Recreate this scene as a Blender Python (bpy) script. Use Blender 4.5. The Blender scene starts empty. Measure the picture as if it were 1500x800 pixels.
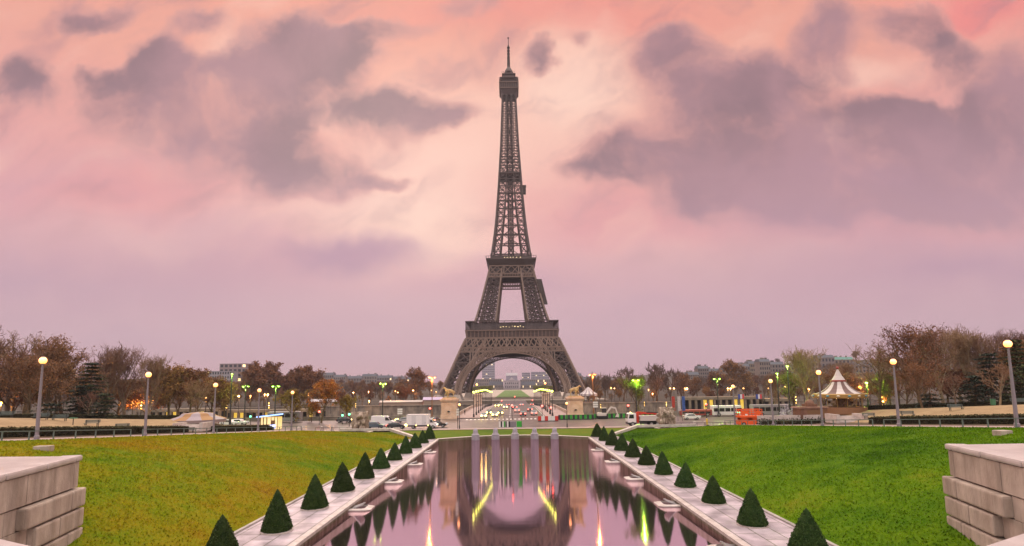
import bpy, bmesh, math, random
import numpy as np
from mathutils import Vector, Matrix, noise as mnoise
R = math.radians
C = bpy.context.scene.collection
SC = bpy.context.scene
rng = random.Random(7)

# ------------------------------------------------------------------ camera
FOC, CXP, HOR, PITCH, ROLL, CAMZ = 780.0, 750.0, 563.0, R(6.2), R(-0.75), 10.0
CYP = HOR - FOC * math.tan(PITCH)
FW = Vector((0, math.cos(PITCH), math.sin(PITCH)))
_u = Vector((0, -math.sin(PITCH), math.cos(PITCH))); _r = Vector((1, 0, 0))
RT = _r * math.cos(ROLL) + _u * math.sin(ROLL)
UP = -_r * math.sin(ROLL) + _u * math.cos(ROLL)
cam_d = bpy.data.cameras.new('camera'); cam = bpy.data.objects.new('camera', cam_d); C.objects.link(cam)
m = Matrix((RT, UP, -FW)).transposed().to_4x4(); m.translation = (0, 0, CAMZ)
cam.matrix_world = m
cam_d.sensor_width = 36; cam_d.lens = FOC / 1500 * 36
cam_d.shift_y = (CYP - 400) / 1500.0
cam_d.clip_start = 0.5; cam_d.clip_end = 20000
SC.camera = cam

def ray(px, py):
    return FW * FOC + RT * (px - CXP) + UP * (CYP - py)
def Q(px, py, Y):            # world point seen at that spot of the photo, Y metres away
    d = ray(px, py); return d * (Y / d.y) + Vector((0, 0, CAMZ))
def G(px, py, z=0.0):        # the same on a level plane
    d = ray(px, py); return d * ((z - CAMZ) / d.z) + Vector((0, 0, CAMZ))

# ------------------------------------------------------------------ render / exposure
SC.render.engine = 'CYCLES'
SC.view_settings.view_transform = 'Standard'; SC.view_settings.look = 'None'
SC.view_settings.exposure = 0.0; SC.view_settings.gamma = 1.0
SC.view_settings.use_curve_mapping = False
SC.cycles.use_denoising = True
try:
    SC.cycles.denoiser = 'OPENIMAGEDENOISE'; SC.cycles.denoising_input_passes = 'RGB_ALBEDO_NORMAL'
except Exception: pass
SC.cycles.max_bounces = 5; SC.cycles.diffuse_bounces = 2; SC.cycles.glossy_bounces = 3
SC.cycles.transparent_max_bounces = 6; SC.cycles.volume_bounces = 0
SC.cycles.sample_clamp_indirect = 3.0
SC.cycles.caustics_reflective = False; SC.cycles.caustics_refractive = False
SC.cycles.use_adaptive_sampling = True; SC.cycles.adaptive_threshold = 0.02

# ------------------------------------------------------------------ world: dawn sky with broken cloud
SUN_EL, SUN_AZ = R(30), R(-14)        # in front, a little left of the tower, behind cloud
W = bpy.data.worlds.new('World'); SC.world = W; W.use_nodes = True
nt = W.node_tree; N = nt.nodes; L = nt.links; N.clear()
def nd(t, **k):
    n = N.new(t)
    for a, b in k.items(): setattr(n, a, b)
    return n
def put(sock, v):
    if isinstance(v, bpy.types.NodeSocket): L.new(v, sock)
    else: sock.default_value = v
def mth(op, a, b=None, clamp=False):
    n = nd('ShaderNodeMath', operation=op, use_clamp=clamp); put(n.inputs[0], a)
    if b is not None: put(n.inputs[1], b)
    return n.outputs[0]
def vm(op, a, b=None, scale=None):
    n = nd('ShaderNodeVectorMath', operation=op); put(n.inputs[0], a)
    if b is not None: put(n.inputs[1], b)
    if scale is not None: put(n.inputs['Scale'], scale)
    return n.outputs['Value'] if op in ('LENGTH', 'DOT_PRODUCT', 'DISTANCE') else n.outputs[0]
def smooth(x, lo, hi, a=0.0, b=1.0):
    n = nd('ShaderNodeMapRange', interpolation_type='SMOOTHSTEP'); put(n.inputs[0], x)
    n.inputs[1].default_value = lo; n.inputs[2].default_value = hi; n.inputs[3].default_value = a; n.inputs[4].default_value = b
    return n.outputs[0]
def mixc(f, a, b, mode='MIX'):
    n = nd('ShaderNodeMix', data_type='RGBA', blend_type=mode); put(n.inputs[0], f); put(n.inputs[6], a); put(n.inputs[7], b)
    return n.outputs[2]
def rgb(r, g, b):            # sRGB 0-255 -> linear
    f = lambda c: (c / 255 / 12.92) if c <= 10 else ((c / 255 + .055) / 1.055) ** 2.4
    return (f(r), f(g), f(b), 1.0)
tc = nd('ShaderNodeTexCoord').outputs['Generated']
sx = nd('ShaderNodeSeparateXYZ'); L.new(tc, sx.inputs[0])
dx, dy, dz = sx.outputs
yy = mth('MAXIMUM', dy, 0.12)
cb = nd('ShaderNodeCombineXYZ'); L.new(mth('DIVIDE', dx, yy), cb.inputs[0]); L.new(mth('DIVIDE', dz, yy), cb.inputs[1])
uv = cb.outputs[0]
n1 = nd('ShaderNodeTexNoise'); n1.inputs['Scale'].default_value = 5.0; n1.inputs['Detail'].default_value = 7; n1.inputs['Roughness'].default_value = .55
L.new(uv, n1.inputs['Vector'])
warp = vm('SCALE', vm('SUBTRACT', n1.outputs['Color'], (.5, .5, .5)), scale=0.17)
uvw = vm('ADD', uv, warp)
def uvpix(px, py):
    d = ray(px, py); return (d.x / d.y, d.z / d.y, 0.0)
def blob(px, py, sx_, sy_, amp=1.0, lo=1.45, hi=.15, src=None, rot=0.0):
    v = vm('SUBTRACT', src or uvw, uvpix(px, py))
    if rot:
        r = nd('ShaderNodeVectorRotate', rotation_type='Z_AXIS'); L.new(v, r.inputs['Vector']); r.inputs['Angle'].default_value = rot; v = r.outputs[0]
    v = vm('MULTIPLY', v, (FOC / sx_, FOC / sy_, 0.0))
    return smooth(vm('LENGTH', v), hi, lo, amp, 0.0)
def total(lst):
    s = lst[0]
    for b in lst[1:]: s = mth('ADD', s, b)
    return s
ramp = nd('ShaderNodeValToRGB'); L.new(dz, ramp.inputs[0])
cr = ramp.color_ramp
stops = [(0.0, (183, 143, 161)), (.06, (190, 149, 165)), (.15, (205, 161, 170)), (.26, (221, 160, 164)), (.36, (233, 163, 155)), (.48, (238, 165, 145)), (.62, (238, 160, 138))]
while len(cr.elements) < len(stops): cr.elements.new(.5)
for e, (p, c) in zip(cr.elements, stops): e.position = p; e.color = rgb(*c)
sky = ramp.outputs[0]
# warm and bright patches
glow = total([blob(620, 345, 170, 65, .85, src=uvw), blob(700, 190, 210, 130, .6), blob(880, 110, 130, 90, .3), blob(300, 330, 260, 60, .25), blob(1050, 380, 260, 50, .25), blob(330, 90, 50, 60, .5), blob(540, 270, 190, 60, .4), blob(1225, 205, 60, 30, .75), blob(1250, 105, 110, 25, .5), blob(860, 110, 110, 90, .4), blob(480, 160, 60, 40, .5)])
sky = mixc(mth('MULTIPLY', glow, 1.0, True), sky, rgb(255, 212, 192))
red = total([blob(1430, 20, 140, 50, .8), blob(850, 20, 230, 45, .35), blob(640, 10, 160, 30, .2), blob(200, 285, 170, 45, .25), blob(900, 320, 260, 60, .15), blob(1350, 330, 260, 40, .12)])
sky = mixc(mth('MULTIPLY', red, 1.0, True), sky, rgb(240, 132, 128))
# dark cloud banks
bl = [(145, 14, 58, 24), (40, 105, 62, 42), (285, 30, 48, 24, .8), (150, 112, 36, 26, .8), (145, 160, 30, 20, .6), (235, 85, 38, 42), (240, 125, 85, 42), (250, 180, 95, 40, .8), (385, 90, 62, 60), (450, 62, 58, 46), (512, 62, 60, 44), (440, 140, 110, 48), (575, 36, 70, 20, .8), (400, 205, 62, 55, .8), (470, 262, 95, 34, .6), (590, 162, 88, 36, .8), (640, 85, 34, 28, .5), (655, 168, 42, 24, .6), (700, 12, 60, 24, .6), (560, 262, 42, 14, .6), (330, 110, 40, 40, .6),
      (790, 85, 22, 24, .8), (845, 62, 18, 18, .5), (985, 66, 52, 36), (1040, 125, 92, 58), (1130, 130, 112, 66), (1212, 50, 56, 64), (940, 218, 92, 36), (870, 245, 62, 22, .8), (1060, 210, 130, 58), (1130, 225, 70, 60), (1330, 220, 120, 60), (1338, 40, 56, 38), (1392, 85, 46, 38), (1300, 180, 120, 40), (1430, 190, 120, 66), (1492, 120, 55, 52), (1250, 278, 240, 46, .8), (1480, 250, 100, 80), (1340, 310, 200, 40, .5), (1100, 275, 130, 36, .7), (1495, 8, 32, 16)]
soft = [(400, 240, 180, 85, .34), (250, 205, 150, 60, .3), (1200, 300, 360, 90, .36), (600, 170, 150, 70, .25), (80, 140, 110, 60, .25)]
dens = total([blob(*b, 1.0, 1.6, .2) if len(b) == 4 else blob(*b, 1.6, .2) for b in bl] + [blob(*b) for b in soft])
n2 = nd('ShaderNodeTexNoise'); n2.inputs['Scale'].default_value = 6.5; n2.inputs['Detail'].default_value = 9; n2.inputs['Roughness'].default_value = .60
L.new(vm('ADD', uvw, (3.1, 1.7, 0)), n2.inputs['Vector'])
d2 = mth('ADD', mth('MINIMUM', dens, 1.2), mth('MULTIPLY', mth('SUBTRACT', n2.outputs[0], .5), 2.9))
fringe = mth('MULTIPLY', smooth(d2, -.25, .55), smooth(dens, .05, .5))
mask = mth('MULTIPLY', smooth(d2, .15, 1.30), smooth(dens, .08, .75))
front = smooth(dy, .1, .3)
mask = mth('MULTIPLY', mask, front)
n3 = nd('ShaderNodeTexNoise'); n3.inputs['Scale'].default_value = 4.0; n3.inputs['Detail'].default_value = 6
L.new(vm('ADD', uvw, (9, 4, 0)), n3.inputs['Vector'])
ccol = mixc(smooth(n3.outputs[0], .36, .68), rgb(140, 108, 115), rgb(174, 130, 136))
low = smooth(dz, .42, .20)
ccol = mixc(low, ccol, rgb(182, 139, 150))
fr0 = smooth(dy, .1, .3)
# faint broken streaks between the banks
n4 = nd('ShaderNodeTexNoise'); n4.inputs['Scale'].default_value = 4.6; n4.inputs['Detail'].default_value = 8; n4.inputs['Roughness'].default_value = .55
rv_ = nd('ShaderNodeVectorRotate', rotation_type='Z_AXIS'); L.new(uvw, rv_.inputs['Vector']); rv_.inputs['Angle'].default_value = R(-28)
L.new(vm('MULTIPLY', rv_.outputs[0], (.75, 2.0, 1.0)), n4.inputs['Vector'])
fb = mth('MULTIPLY', mth('MULTIPLY', smooth(n4.outputs[0], .47, .72), .55), mth('MULTIPLY', smooth(dz, .14, .34), fr0))
sky = mixc(fb, sky, rgb(172, 124, 132))
fb2 = mth('MULTIPLY', mth('MULTIPLY', smooth(n4.outputs[0], .48, .26), .35), mth('MULTIPLY', smooth(dz, .10, .30), fr0))
sky = mixc(fb2, sky, rgb(252, 200, 180))
sky = mixc(mth('MULTIPLY', mth('MULTIPLY', fringe, front), .72), sky, mixc(low, rgb(212, 152, 145), rgb(206, 152, 158)))
sky = mixc(mth('MULTIPLY', mask, .95), sky, ccol)
# thin grey-mauve veils low down and soft streaks everywhere
stv = nd('ShaderNodeTexNoise'); stv.inputs['Scale'].default_value = 2.2; stv.inputs['Detail'].default_value = 6
L.new(vm('MULTIPLY', uvw, (1.0, 3.6, 1.0)), stv.inputs['Vector'])
veil = mth('MULTIPLY', smooth(stv.outputs[0], .45, .75), smooth(dz, .45, .12, 0.0, .5))
sky = mixc(veil, sky, rgb(176, 136, 160))
veil2 = total([blob(520, 380, 110, 28, .8), blob(260, 400, 260, 60, .35), blob(1250, 400, 360, 50, .4)])
sky = mixc(mth('MULTIPLY', veil2, 1.0, True), sky, rgb(176, 132, 155))
# sky overhead and behind, out of view, brightened to light the ground
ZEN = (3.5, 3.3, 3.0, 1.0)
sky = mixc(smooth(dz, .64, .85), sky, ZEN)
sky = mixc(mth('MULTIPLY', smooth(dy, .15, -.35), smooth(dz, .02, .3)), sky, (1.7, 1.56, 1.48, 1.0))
sky = mixc(smooth(dz, 0.0, -.05), sky, rgb(120, 95, 105))
ns = nd('ShaderNodeTexSky', sky_type='NISHITA', sun_disc=False)
ns.sun_elevation = SUN_EL; ns.sun_rotation = SUN_AZ
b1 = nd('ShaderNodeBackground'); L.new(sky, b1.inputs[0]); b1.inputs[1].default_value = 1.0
b2 = nd('ShaderNodeBackground'); L.new(ns.outputs[0], b2.inputs[0]); b2.inputs[1].default_value = 0.006
ad = nd('ShaderNodeAddShader'); L.new(b1.outputs[0], ad.inputs[0]); L.new(b2.outputs[0], ad.inputs[1])
L.new(ad.outputs[0], nd('ShaderNodeOutputWorld').inputs[0])
# ------------------------------------------------------------------ sun (through thin cloud)
sd = bpy.data.lights.new('sun', 'SUN'); sd.energy = 0.8; sd.angle = R(20); sd.color = (1.0, .72, .6)
sun = bpy.data.objects.new('sun', sd); C.objects.link(sun)
sdir = Vector((math.sin(SUN_AZ) * math.cos(SUN_EL), math.cos(SUN_AZ) * math.cos(SUN_EL), math.sin(SUN_EL)))
sun.rotation_euler = (-sdir).to_track_quat('-Z', 'Y').to_euler()

# ------------------------------------------------------------------ materials
MATS = {}
def mat(name, col, rough=.8, var=0.0, scale=1.0, bump=0.0, bscale=None, metal=0.0, col2=None, emit=None, estr=0.0, rnd=0.0, spec=.4, world=False, stretch=None, lo=.38, hi=.62, streak=0.0):
    if name in MATS: return MATS[name]
    m = bpy.data.materials.new(name); m.use_nodes = True; MATS[name] = m
    t = m.node_tree; p = t.nodes['Principled BSDF']
    c4 = (*col, 1.0)
    p.inputs['Base Color'].default_value = c4; p.inputs['Roughness'].default_value = rough
    p.inputs['Metallic'].default_value = metal; p.inputs['Specular IOR Level'].default_value = spec
    if emit:
        p.inputs['Emission Color'].default_value = (*emit, 1.0); p.inputs['Emission Strength'].default_value = estr
    if var or col2 or bump:
        co = t.nodes.new('ShaderNodeNewGeometry').outputs['Position'] if world else t.nodes.new('ShaderNodeTexCoord').outputs['Object']
        if stretch:
            mp = t.nodes.new('ShaderNodeMapping'); mp.inputs['Scale'].default_value = stretch; t.links.new(co, mp.inputs[0]); co = mp.outputs[0]
    last = None
    if var or col2:
        n = t.nodes.new('ShaderNodeTexNoise'); n.inputs['Scale'].default_value = scale; n.inputs['Detail'].default_value = 6; n.inputs['Roughness'].default_value = .6
        t.links.new(co, n.inputs['Vector'])
        r = t.nodes.new('ShaderNodeMapRange'); r.inputs[1].default_value = lo; r.inputs[2].default_value = hi; t.links.new(n.outputs[0], r.inputs[0])
        x = t.nodes.new('ShaderNodeMix'); x.data_type = 'RGBA'; t.links.new(r.outputs[0], x.inputs[0])
        x.inputs[6].default_value = c4 if col2 else (*[c * (1 - var) for c in col], 1)
        x.inputs[7].default_value = (*col2, 1) if col2 else (*[min(1, c * (1 + var)) for c in col], 1)
        last = x.outputs[2]
    if streak and last:
        n = t.nodes.new('ShaderNodeTexNoise'); n.inputs['Scale'].default_value = 1.9; n.inputs['Detail'].default_value = 7; n.inputs['Distortion'].default_value = .6
        mp = t.nodes.new('ShaderNodeMapping'); mp.inputs['Scale'].default_value = (1, 1, .2); t.links.new(co, mp.inputs[0]); t.links.new(mp.outputs[0], n.inputs['Vector'])
        r = t.nodes.new('ShaderNodeMapRange'); r.inputs[1].default_value = .36; r.inputs[2].default_value = .56; r.inputs[3].default_value = 1 - streak; r.inputs[4].default_value = 1.0; t.links.new(n.outputs[0], r.inputs[0])
        x = t.nodes.new('ShaderNodeMix'); x.data_type = 'RGBA'; x.blend_type = 'MULTIPLY'; x.inputs[0].default_value = 1; t.links.new(last, x.inputs[6]); t.links.new(r.outputs[0], x.inputs[7]); last = x.outputs[2]
    if rnd:
        oi = t.nodes.new('ShaderNodeObjectInfo'); hs = t.nodes.new('ShaderNodeHueSaturation')
        r = t.nodes.new('ShaderNodeMapRange'); r.inputs[3].default_value = 1 - rnd; r.inputs[4].default_value = 1 + rnd; t.links.new(oi.outputs['Random'], r.inputs[0])
        t.links.new(r.outputs[0], hs.inputs['Value'])
        r2 = t.nodes.new('ShaderNodeMapRange'); r2.inputs[3].default_value = .5 - rnd * .06; r2.inputs[4].default_value = .5 + rnd * .05; t.links.new(oi.outputs['Random'], r2.inputs[0])
        t.links.new(r2.outputs[0], hs.inputs['Hue'])
        if last: t.links.new(last, hs.inputs['Color'])
        else: hs.inputs['Color'].default_value = c4
        last = hs.outputs[0]
    if last: t.links.new(last, p.inputs['Base Color'])
    if bump:
        n = t.nodes.new('ShaderNodeTexNoise'); n.inputs['Scale'].default_value = bscale or scale * 4; n.inputs['Detail'].default_value = 5
        t.links.new(co, n.inputs['Vector'])
        b = t.nodes.new('ShaderNodeBump'); b.inputs['Strength'].default_value = 1.0; b.inputs['Distance'].default_value = bump; t.links.new(n.outputs[0], b.inputs['Height'])
        t.links.new(b.outputs[0], p.inputs['Normal'])
    return m
def glow_mat(name, col, s):
    return mat(name, (.8, .8, .8), .4, emit=col, estr=s)

# ------------------------------------------------------------------ mesh building
class MB:
    def __init__(s): s.v = []; s.f = []; s.m = []
    def add(s, vs, fs, m=0):
        o = len(s.v); s.v += [tuple(v) for v in vs]; s.f += [tuple(i + o for i in f) for f in fs]; s.m += [m] * len(fs); return s
    def box(s, c, d, rz=0.0, m=0, top=None):
        x, y, z = d[0] / 2, d[1] / 2, d[2] / 2; tx, ty = (x, y) if top is None else (top[0] / 2, top[1] / 2)
        vs = [(-x, -y, -z), (x, -y, -z), (x, y, -z), (-x, y, -z), (-tx, -ty, z), (tx, -ty, z), (tx, ty, z), (-tx, ty, z)]
        ca, sa = math.cos(rz), math.sin(rz)
        vs = [(c[0] + a * ca - b * sa, c[1] + a * sa + b * ca, c[2] + e) for a, b, e in vs]
        return s.add(vs, [(3, 2, 1, 0), (4, 5, 6, 7), (0, 1, 5, 4), (1, 2, 6, 5), (2, 3, 7, 6), (3, 0, 4, 7)], m)
    def beam(s, p, q, w, h=None, m=0):
        h = h or w; p = Vector(p); q = Vector(q); d = q - p
        if d.length < 1e-6: return s
        d.normalize(); a = Vector((0, 0, 1)) if abs(d.z) < .9 else Vector((0, 1, 0))
        u = d.cross(a).normalized() * (w / 2); v = u.cross(d).normalized() * (h / 2)
        vs = [p - u - v, p + u - v, p + u + v, p - u + v, q - u - v, q + u - v, q + u + v, q - u + v]
        return s.add(vs, [(0, 3, 2, 1), (4, 5, 6, 7), (0, 1, 5, 4), (1, 2, 6, 5), (2, 3, 7, 6), (3, 0, 4, 7)], m)
    def tube(s, p, q, r0, r1=None, n=8, m=0, cap=True):
        r1 = r0 if r1 is None else r1; p = Vector(p); q = Vector(q); d = (q - p).normalized()
        a = Vector((0, 0, 1)) if abs(d.z) < .9 else Vector((0, 1, 0)); u = d.cross(a).normalized(); v = u.cross(d)
        vs = []
        for c, r in ((p, r0), (q, r1)):
            for k in range(n):
                t = 2 * math.pi * k / n; vs.append(c + u * (r * math.cos(t)) + v * (r * math.sin(t)))
        fs = [(k, n + k, n + (k + 1) % n, (k + 1) % n) for k in range(n)]
        if cap: fs += [tuple(range(n)), tuple(range(2 * n - 1, n - 1, -1))]
        return s.add(vs, fs, m)
    def lathe(s, prof, c=(0, 0, 0), n=16, m=0, mf=None, sq=1.0):
        vs = []; fs = []; ms = []
        for r, z in prof:
            for k in range(n):
                t = 2 * math.pi * (k + .5) / n; vs.append((c[0] + r * math.cos(t), c[1] + r * sq * math.sin(t), c[2] + z))
        o = len(s.v); s.v += vs
        for i in range(len(prof) - 1):
            for k in range(n):
                s.f.append((o + i * n + k, o + i * n + (k + 1) % n, o + (i + 1) * n + (k + 1) % n, o + (i + 1) * n + k))
                s.m.append(mf(i, k) if mf else m)
        for i, rev in ((0, True), (len(prof) - 1, False)):
            if prof[i][0] > 1e-3:
                f = [o + i * n + k for k in range(n)]; s.f.append(tuple(f[::-1] if rev else f)); s.m.append(m)
        return s
    def ball(s, c, r, n=10, m=0, sz=1.0):
        k = max(4, n // 2 + 1)
        return s.lathe([(r * math.sin(math.pi * i / k) + 1e-4, -r * sz * math.cos(math.pi * i / k)) for i in range(k + 1)], c, n, m)
    def prism(s, pts, y0, y1, m=0, axis='y'):
        n = len(pts)
        if axis == 'y': vs = [(a, y0, b) for a, b in pts] + [(a, y1, b) for a, b in pts]
        elif axis == 'x': vs = [(y0, a, b) for a, b in pts] + [(y1, a, b) for a, b in pts]
        else: vs = [(a, b, y0) for a, b in pts] + [(a, b, y1) for a, b in pts]
        fs = [tuple(range(n)), tuple(range(2 * n - 1, n - 1, -1))] + [(k, k + n, (k + 1) % n + n, (k + 1) % n) for k in range(n)]
        return s.add(vs, fs, m)
    def bevbox(s, c, d, rz=0.0, bev=.1, m=0):
        bm = bmesh.new(); bmesh.ops.create_cube(bm, size=1.0)
        for v in bm.verts: v.co = Vector((v.co.x * d[0], v.co.y * d[1], v.co.z * d[2]))
        bmesh.ops.bevel(bm, geom=bm.edges[:], offset=bev, segments=2, profile=.6, affect='EDGES')
        ca, sa = math.cos(rz), math.sin(rz); bm.verts.index_update()
        vs = [(c[0] + v.co.x * ca - v.co.y * sa, c[1] + v.co.x * sa + v.co.y * ca, c[2] + v.co.z) for v in bm.verts]
        fs = [[v.index for v in f.verts] for f in bm.faces]; bm.free()
        return s.add(vs, fs, m)
    def mesh(s, name, mats, smooth=False, fix=True):
        me = bpy.data.meshes.new(name); me.from_pydata(s.v, [], s.f)
        mats = mats if isinstance(mats, (list, tuple)) else [mats]
        for x in mats: me.materials.append(x)
        me.polygons.foreach_set('material_index', s.m)
        if fix and len(s.f) < 20000:
            bm = bmesh.new(); bm.from_mesh(me); bmesh.ops.recalc_face_normals(bm, faces=bm.faces[:]); bm.to_mesh(me); bm.free()
        if smooth: me.polygons.foreach_set('use_smooth', [True] * len(me.polygons))
        me.update(); return me
    def build(s, name, mats, parent=None, smooth=False, fix=True, loc=None):
        o = bpy.data.objects.new(name, s.mesh(name, mats, smooth, fix)); C.objects.link(o)
        if parent: o.parent = parent
        if loc: o.location = loc
        return o
def tag(o, label=None, cat=None, group=None, kind=None):
    for k, v in (('label', label), ('category', cat), ('group', group), ('kind', kind)):
        if v: o[k] = v
    return o
def thing(name, label, cat, loc=(0, 0, 0), rz=0.0, group=None, sc=1.0):
    o = bpy.data.objects.new(name, None); C.objects.link(o); o.location = loc; o.rotation_euler = (0, 0, rz)
    o.scale = (sc, sc, sc) if not isinstance(sc, tuple) else sc; o.empty_display_size = .5
    return tag(o, label, cat, group)
def dup(root, loc, rz=0.0, label=None, group=None, sc=1.0):
    r = root.copy(); C.objects.link(r); r.location = loc; r.rotation_euler = (0, 0, rz)
    r.scale = (sc, sc, sc) if not isinstance(sc, tuple) else sc
    if label: r['label'] = label
    if group: r['group'] = group
    for ch in list(root.children):
        c = ch.copy(); C.objects.link(c); c.parent = r
        for g in ch.children:
            d = g.copy(); C.objects.link(d); d.parent = c
    return r
class Maker:                 # first use places the template itself, later uses copy it
    def __init__(s, root): s.root = root; s.used = False
    def place(s, loc, rz=0.0, label=None, group=None, sc=1.0):
        if not s.used:
            s.used = True; r = s.root; r.location = loc; r.rotation_euler = (0, 0, rz); r.scale = (sc, sc, sc) if not isinstance(sc, tuple) else sc
            if label: r['label'] = label
            if group: r['group'] = group
            return r
        return dup(s.root, loc, rz, label, group, sc)
def skin(name, pts, edges, material, parent=None, sub=1):
    me = bpy.data.meshes.new('tmp'); me.from_pydata([p[:3] for p in pts], edges, []); o = bpy.data.objects.new('tmp', me); C.objects.link(o)
    md = o.modifiers.new('s', 'SKIN')
    if not me.skin_vertices: 
        bm = bmesh.new(); bm.from_mesh(me); bm.verts.layers.skin.verify(); bm.to_mesh(me); bm.free()
    for i, p in enumerate(pts):
        r = p[3] if isinstance(p[3], tuple) else (p[3], p[3]); me.skin_vertices[0].data[i].radius = r
        me.skin_vertices[0].data[i].use_root = (i == 0)
    ss = o.modifiers.new('u', 'SUBSURF'); ss.levels = sub; ss.render_levels = sub
    dg = bpy.context.evaluated_depsgraph_get(); dg.update()
    res = bpy.data.meshes.new_from_object(o.evaluated_get(dg)); bpy.data.objects.remove(o); res.name = name
    res.materials.clear(); res.materials.append(material)
    res.polygons.foreach_set('use_smooth', [True] * len(res.polygons))
    n = bpy.data.objects.new(name, res); C.objects.link(n)
    if parent: n.parent = parent
    return n
ORD = ['nearest', 'second', 'third', 'fourth', 'fifth', 'sixth', 'seventh', 'eighth', 'ninth', 'tenth', 'eleventh', 'twelfth', 'thirteenth', 'fourteenth', 'fifteenth']
# ------------------------------------------------------------------ terrain
BZ = -1.8                                    # ground level across the river
def sstep(a, b, x):
    t = min(1, max(0, (x - a) / (b - a))); return t * t * (3 - 2 * t)
def bank(y):                                 # the side paths climb towards the camera
    v = 9 - .072 * y
    return .35 + .5 * ((v - .35) + math.sqrt((v - .35) ** 2 + .3))
def T(x, y):
    ax = abs(x); s = bank(y)
    if y > 117: return .3 + .2 * max(0, min(ax - 60, 12)) * sstep(150, 118, y) * .9
    if ax <= 19.2: return .35 * sstep(104, 116, y)
    if ax < 43.5:
        t = (ax - 19.2) / 24.3; h = s * (1 - (1 - t) ** 1.75)
        return h * (1 - sstep(106, 116, y)) + (.35 * sstep(104, 116, y)) * sstep(106, 116, y)
    if ax < 56: return s
    return s + .2 * min(ax - 56, 13)
def grid(name, xs, ys, fz, material, kind='structure', smooth=True):
    b = MB(); nx, ny = len(xs), len(ys)
    vs = [(x, y, fz(x, y)) for y in ys for x in xs]
    fs = [(j * nx + i, j * nx + i + 1, (j + 1) * nx + i + 1, (j + 1) * nx + i) for j in range(ny - 1) for i in range(nx - 1)]
    b.add(vs, fs); o = b.build(name, material, smooth=smooth, fix=False); tag(o, kind=kind); return o
lin = lambda a, b, n: [a + (b - a) * i / (n - 1) for i in range(n)]

def grass_mat(name, stops):
    m = bpy.data.materials.new(name); m.use_nodes = True; t = m.node_tree; p = t.nodes['Principled BSDF']
    p.inputs['Roughness'].default_value = .9; p.inputs['Specular IOR Level'].default_value = .03
    co = t.nodes.new('ShaderNodeNewGeometry').outputs['Position']
    def noi(s, d, off=0):
        n = t.nodes.new('ShaderNodeTexNoise'); n.inputs['Scale'].default_value = s; n.inputs['Detail'].default_value = d; n.inputs['Roughness'].default_value = .65
        mp = t.nodes.new('ShaderNodeMapping'); mp.inputs['Location'].default_value = (off, off * 2, 0); t.links.new(co, mp.inputs[0]); t.links.new(mp.outputs[0], n.inputs['Vector']); return n.outputs[0]
    a = noi(.075, 5); b = noi(.7, 5, 5); c = noi(6, 3, 9)
    s1 = t.nodes.new('ShaderNodeMath'); s1.operation = 'MULTIPLY_ADD'; t.links.new(b, s1.inputs[0]); s1.inputs[1].default_value = .34; t.links.new(a, s1.inputs[2])
    s2 = t.nodes.new('ShaderNodeMath'); s2.operation = 'MULTIPLY_ADD'; t.links.new(c, s2.inputs[0]); s2.inputs[1].default_value = .30; t.links.new(s1.outputs[0], s2.inputs[2])
    r = t.nodes.new('ShaderNodeMapRange'); r.inputs[1].default_value = .58; r.inputs[2].default_value = 1.06; t.links.new(s2.outputs[0], r.inputs[0])
    cr = t.nodes.new('ShaderNodeValToRGB'); t.links.new(r.outputs[0], cr.inputs[0])
    while len(cr.color_ramp.elements) < len(stops): cr.color_ramp.elements.new(.5)
    for e, (q, col) in zip(cr.color_ramp.elements, stops): e.position = q; e.color = (*col, 1)
    t.links.new(cr.outputs[0], p.inputs['Base Color'])
    bn = t.nodes.new('ShaderNodeBump'); bn.inputs['Distance'].default_value = .12; t.links.new(s2.outputs[0], bn.inputs['Height']); t.links.new(bn.outputs[0], p.inputs['Normal'])
    return m
G_L = grass_mat('grass_autumn', [(0, (.055, .125, .004)), (.35, (.120, .150, .005)), (.62, (.185, .155, .006)), (.88, (.215, .130, .008)), (1, (.14, .075, .010))])
G_R = grass_mat('grass_green', [(0, (.016, .048, .003)), (.35, (.048, .108, .004)), (.7, (.090, .155, .005)), (1, (.14, .155, .010))])
def blade_mat(src, name):
    m = src.copy(); m.name = name; t = m.node_tree; p = t.nodes['Principled BSDF']; c = p.inputs['Base Color'].links[0].from_socket
    d = t.nodes.new('ShaderNodeBsdfDiffuse'); tr = t.nodes.new('ShaderNodeBsdfTranslucent'); ad_ = t.nodes.new('ShaderNodeAddShader')
    t.links.new(c, d.inputs[0]); t.links.new(c, tr.inputs[0]); t.links.new(d.outputs[0], ad_.inputs[0]); t.links.new(tr.outputs[0], ad_.inputs[1])
    t.links.new(ad_.outputs[0], t.nodes['Material Output'].inputs[0]); t.nodes.remove(p); return m
B_L = blade_mat(G_L, 'grass_blade_autumn'); B_R = blade_mat(G_R, 'grass_blade_green')
G_F = grass_mat('grass_far', [(0, (.06, .10, .012)), (.5, (.10, .14, .016)), (1, (.16, .13, .02))])
soil = mat('park_soil', (.05, .032, .018), .95, col2=(.10, .055, .025), scale=.5, bump=.05, world=True)
sandm = mat('sandy_gravel', (.25, .16, .08), .95, col2=(.33, .22, .115), scale=.7, bump=.01, bscale=20, world=True)
pathm = mat('pink_asphalt', (.30, .205, .185), .8, col2=(.40, .28, .25), scale=.9, bump=.004, bscale=30, world=True)
asph = mat('asphalt', (.085, .062, .056), .36, col2=(.14, .10, .088), scale=.25, bump=.004, bscale=12, world=True, spec=.5)
concr = mat('concrete', (.36, .31, .29), .85, var=.2, scale=.8, bump=.01, bscale=15, world=True)

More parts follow.
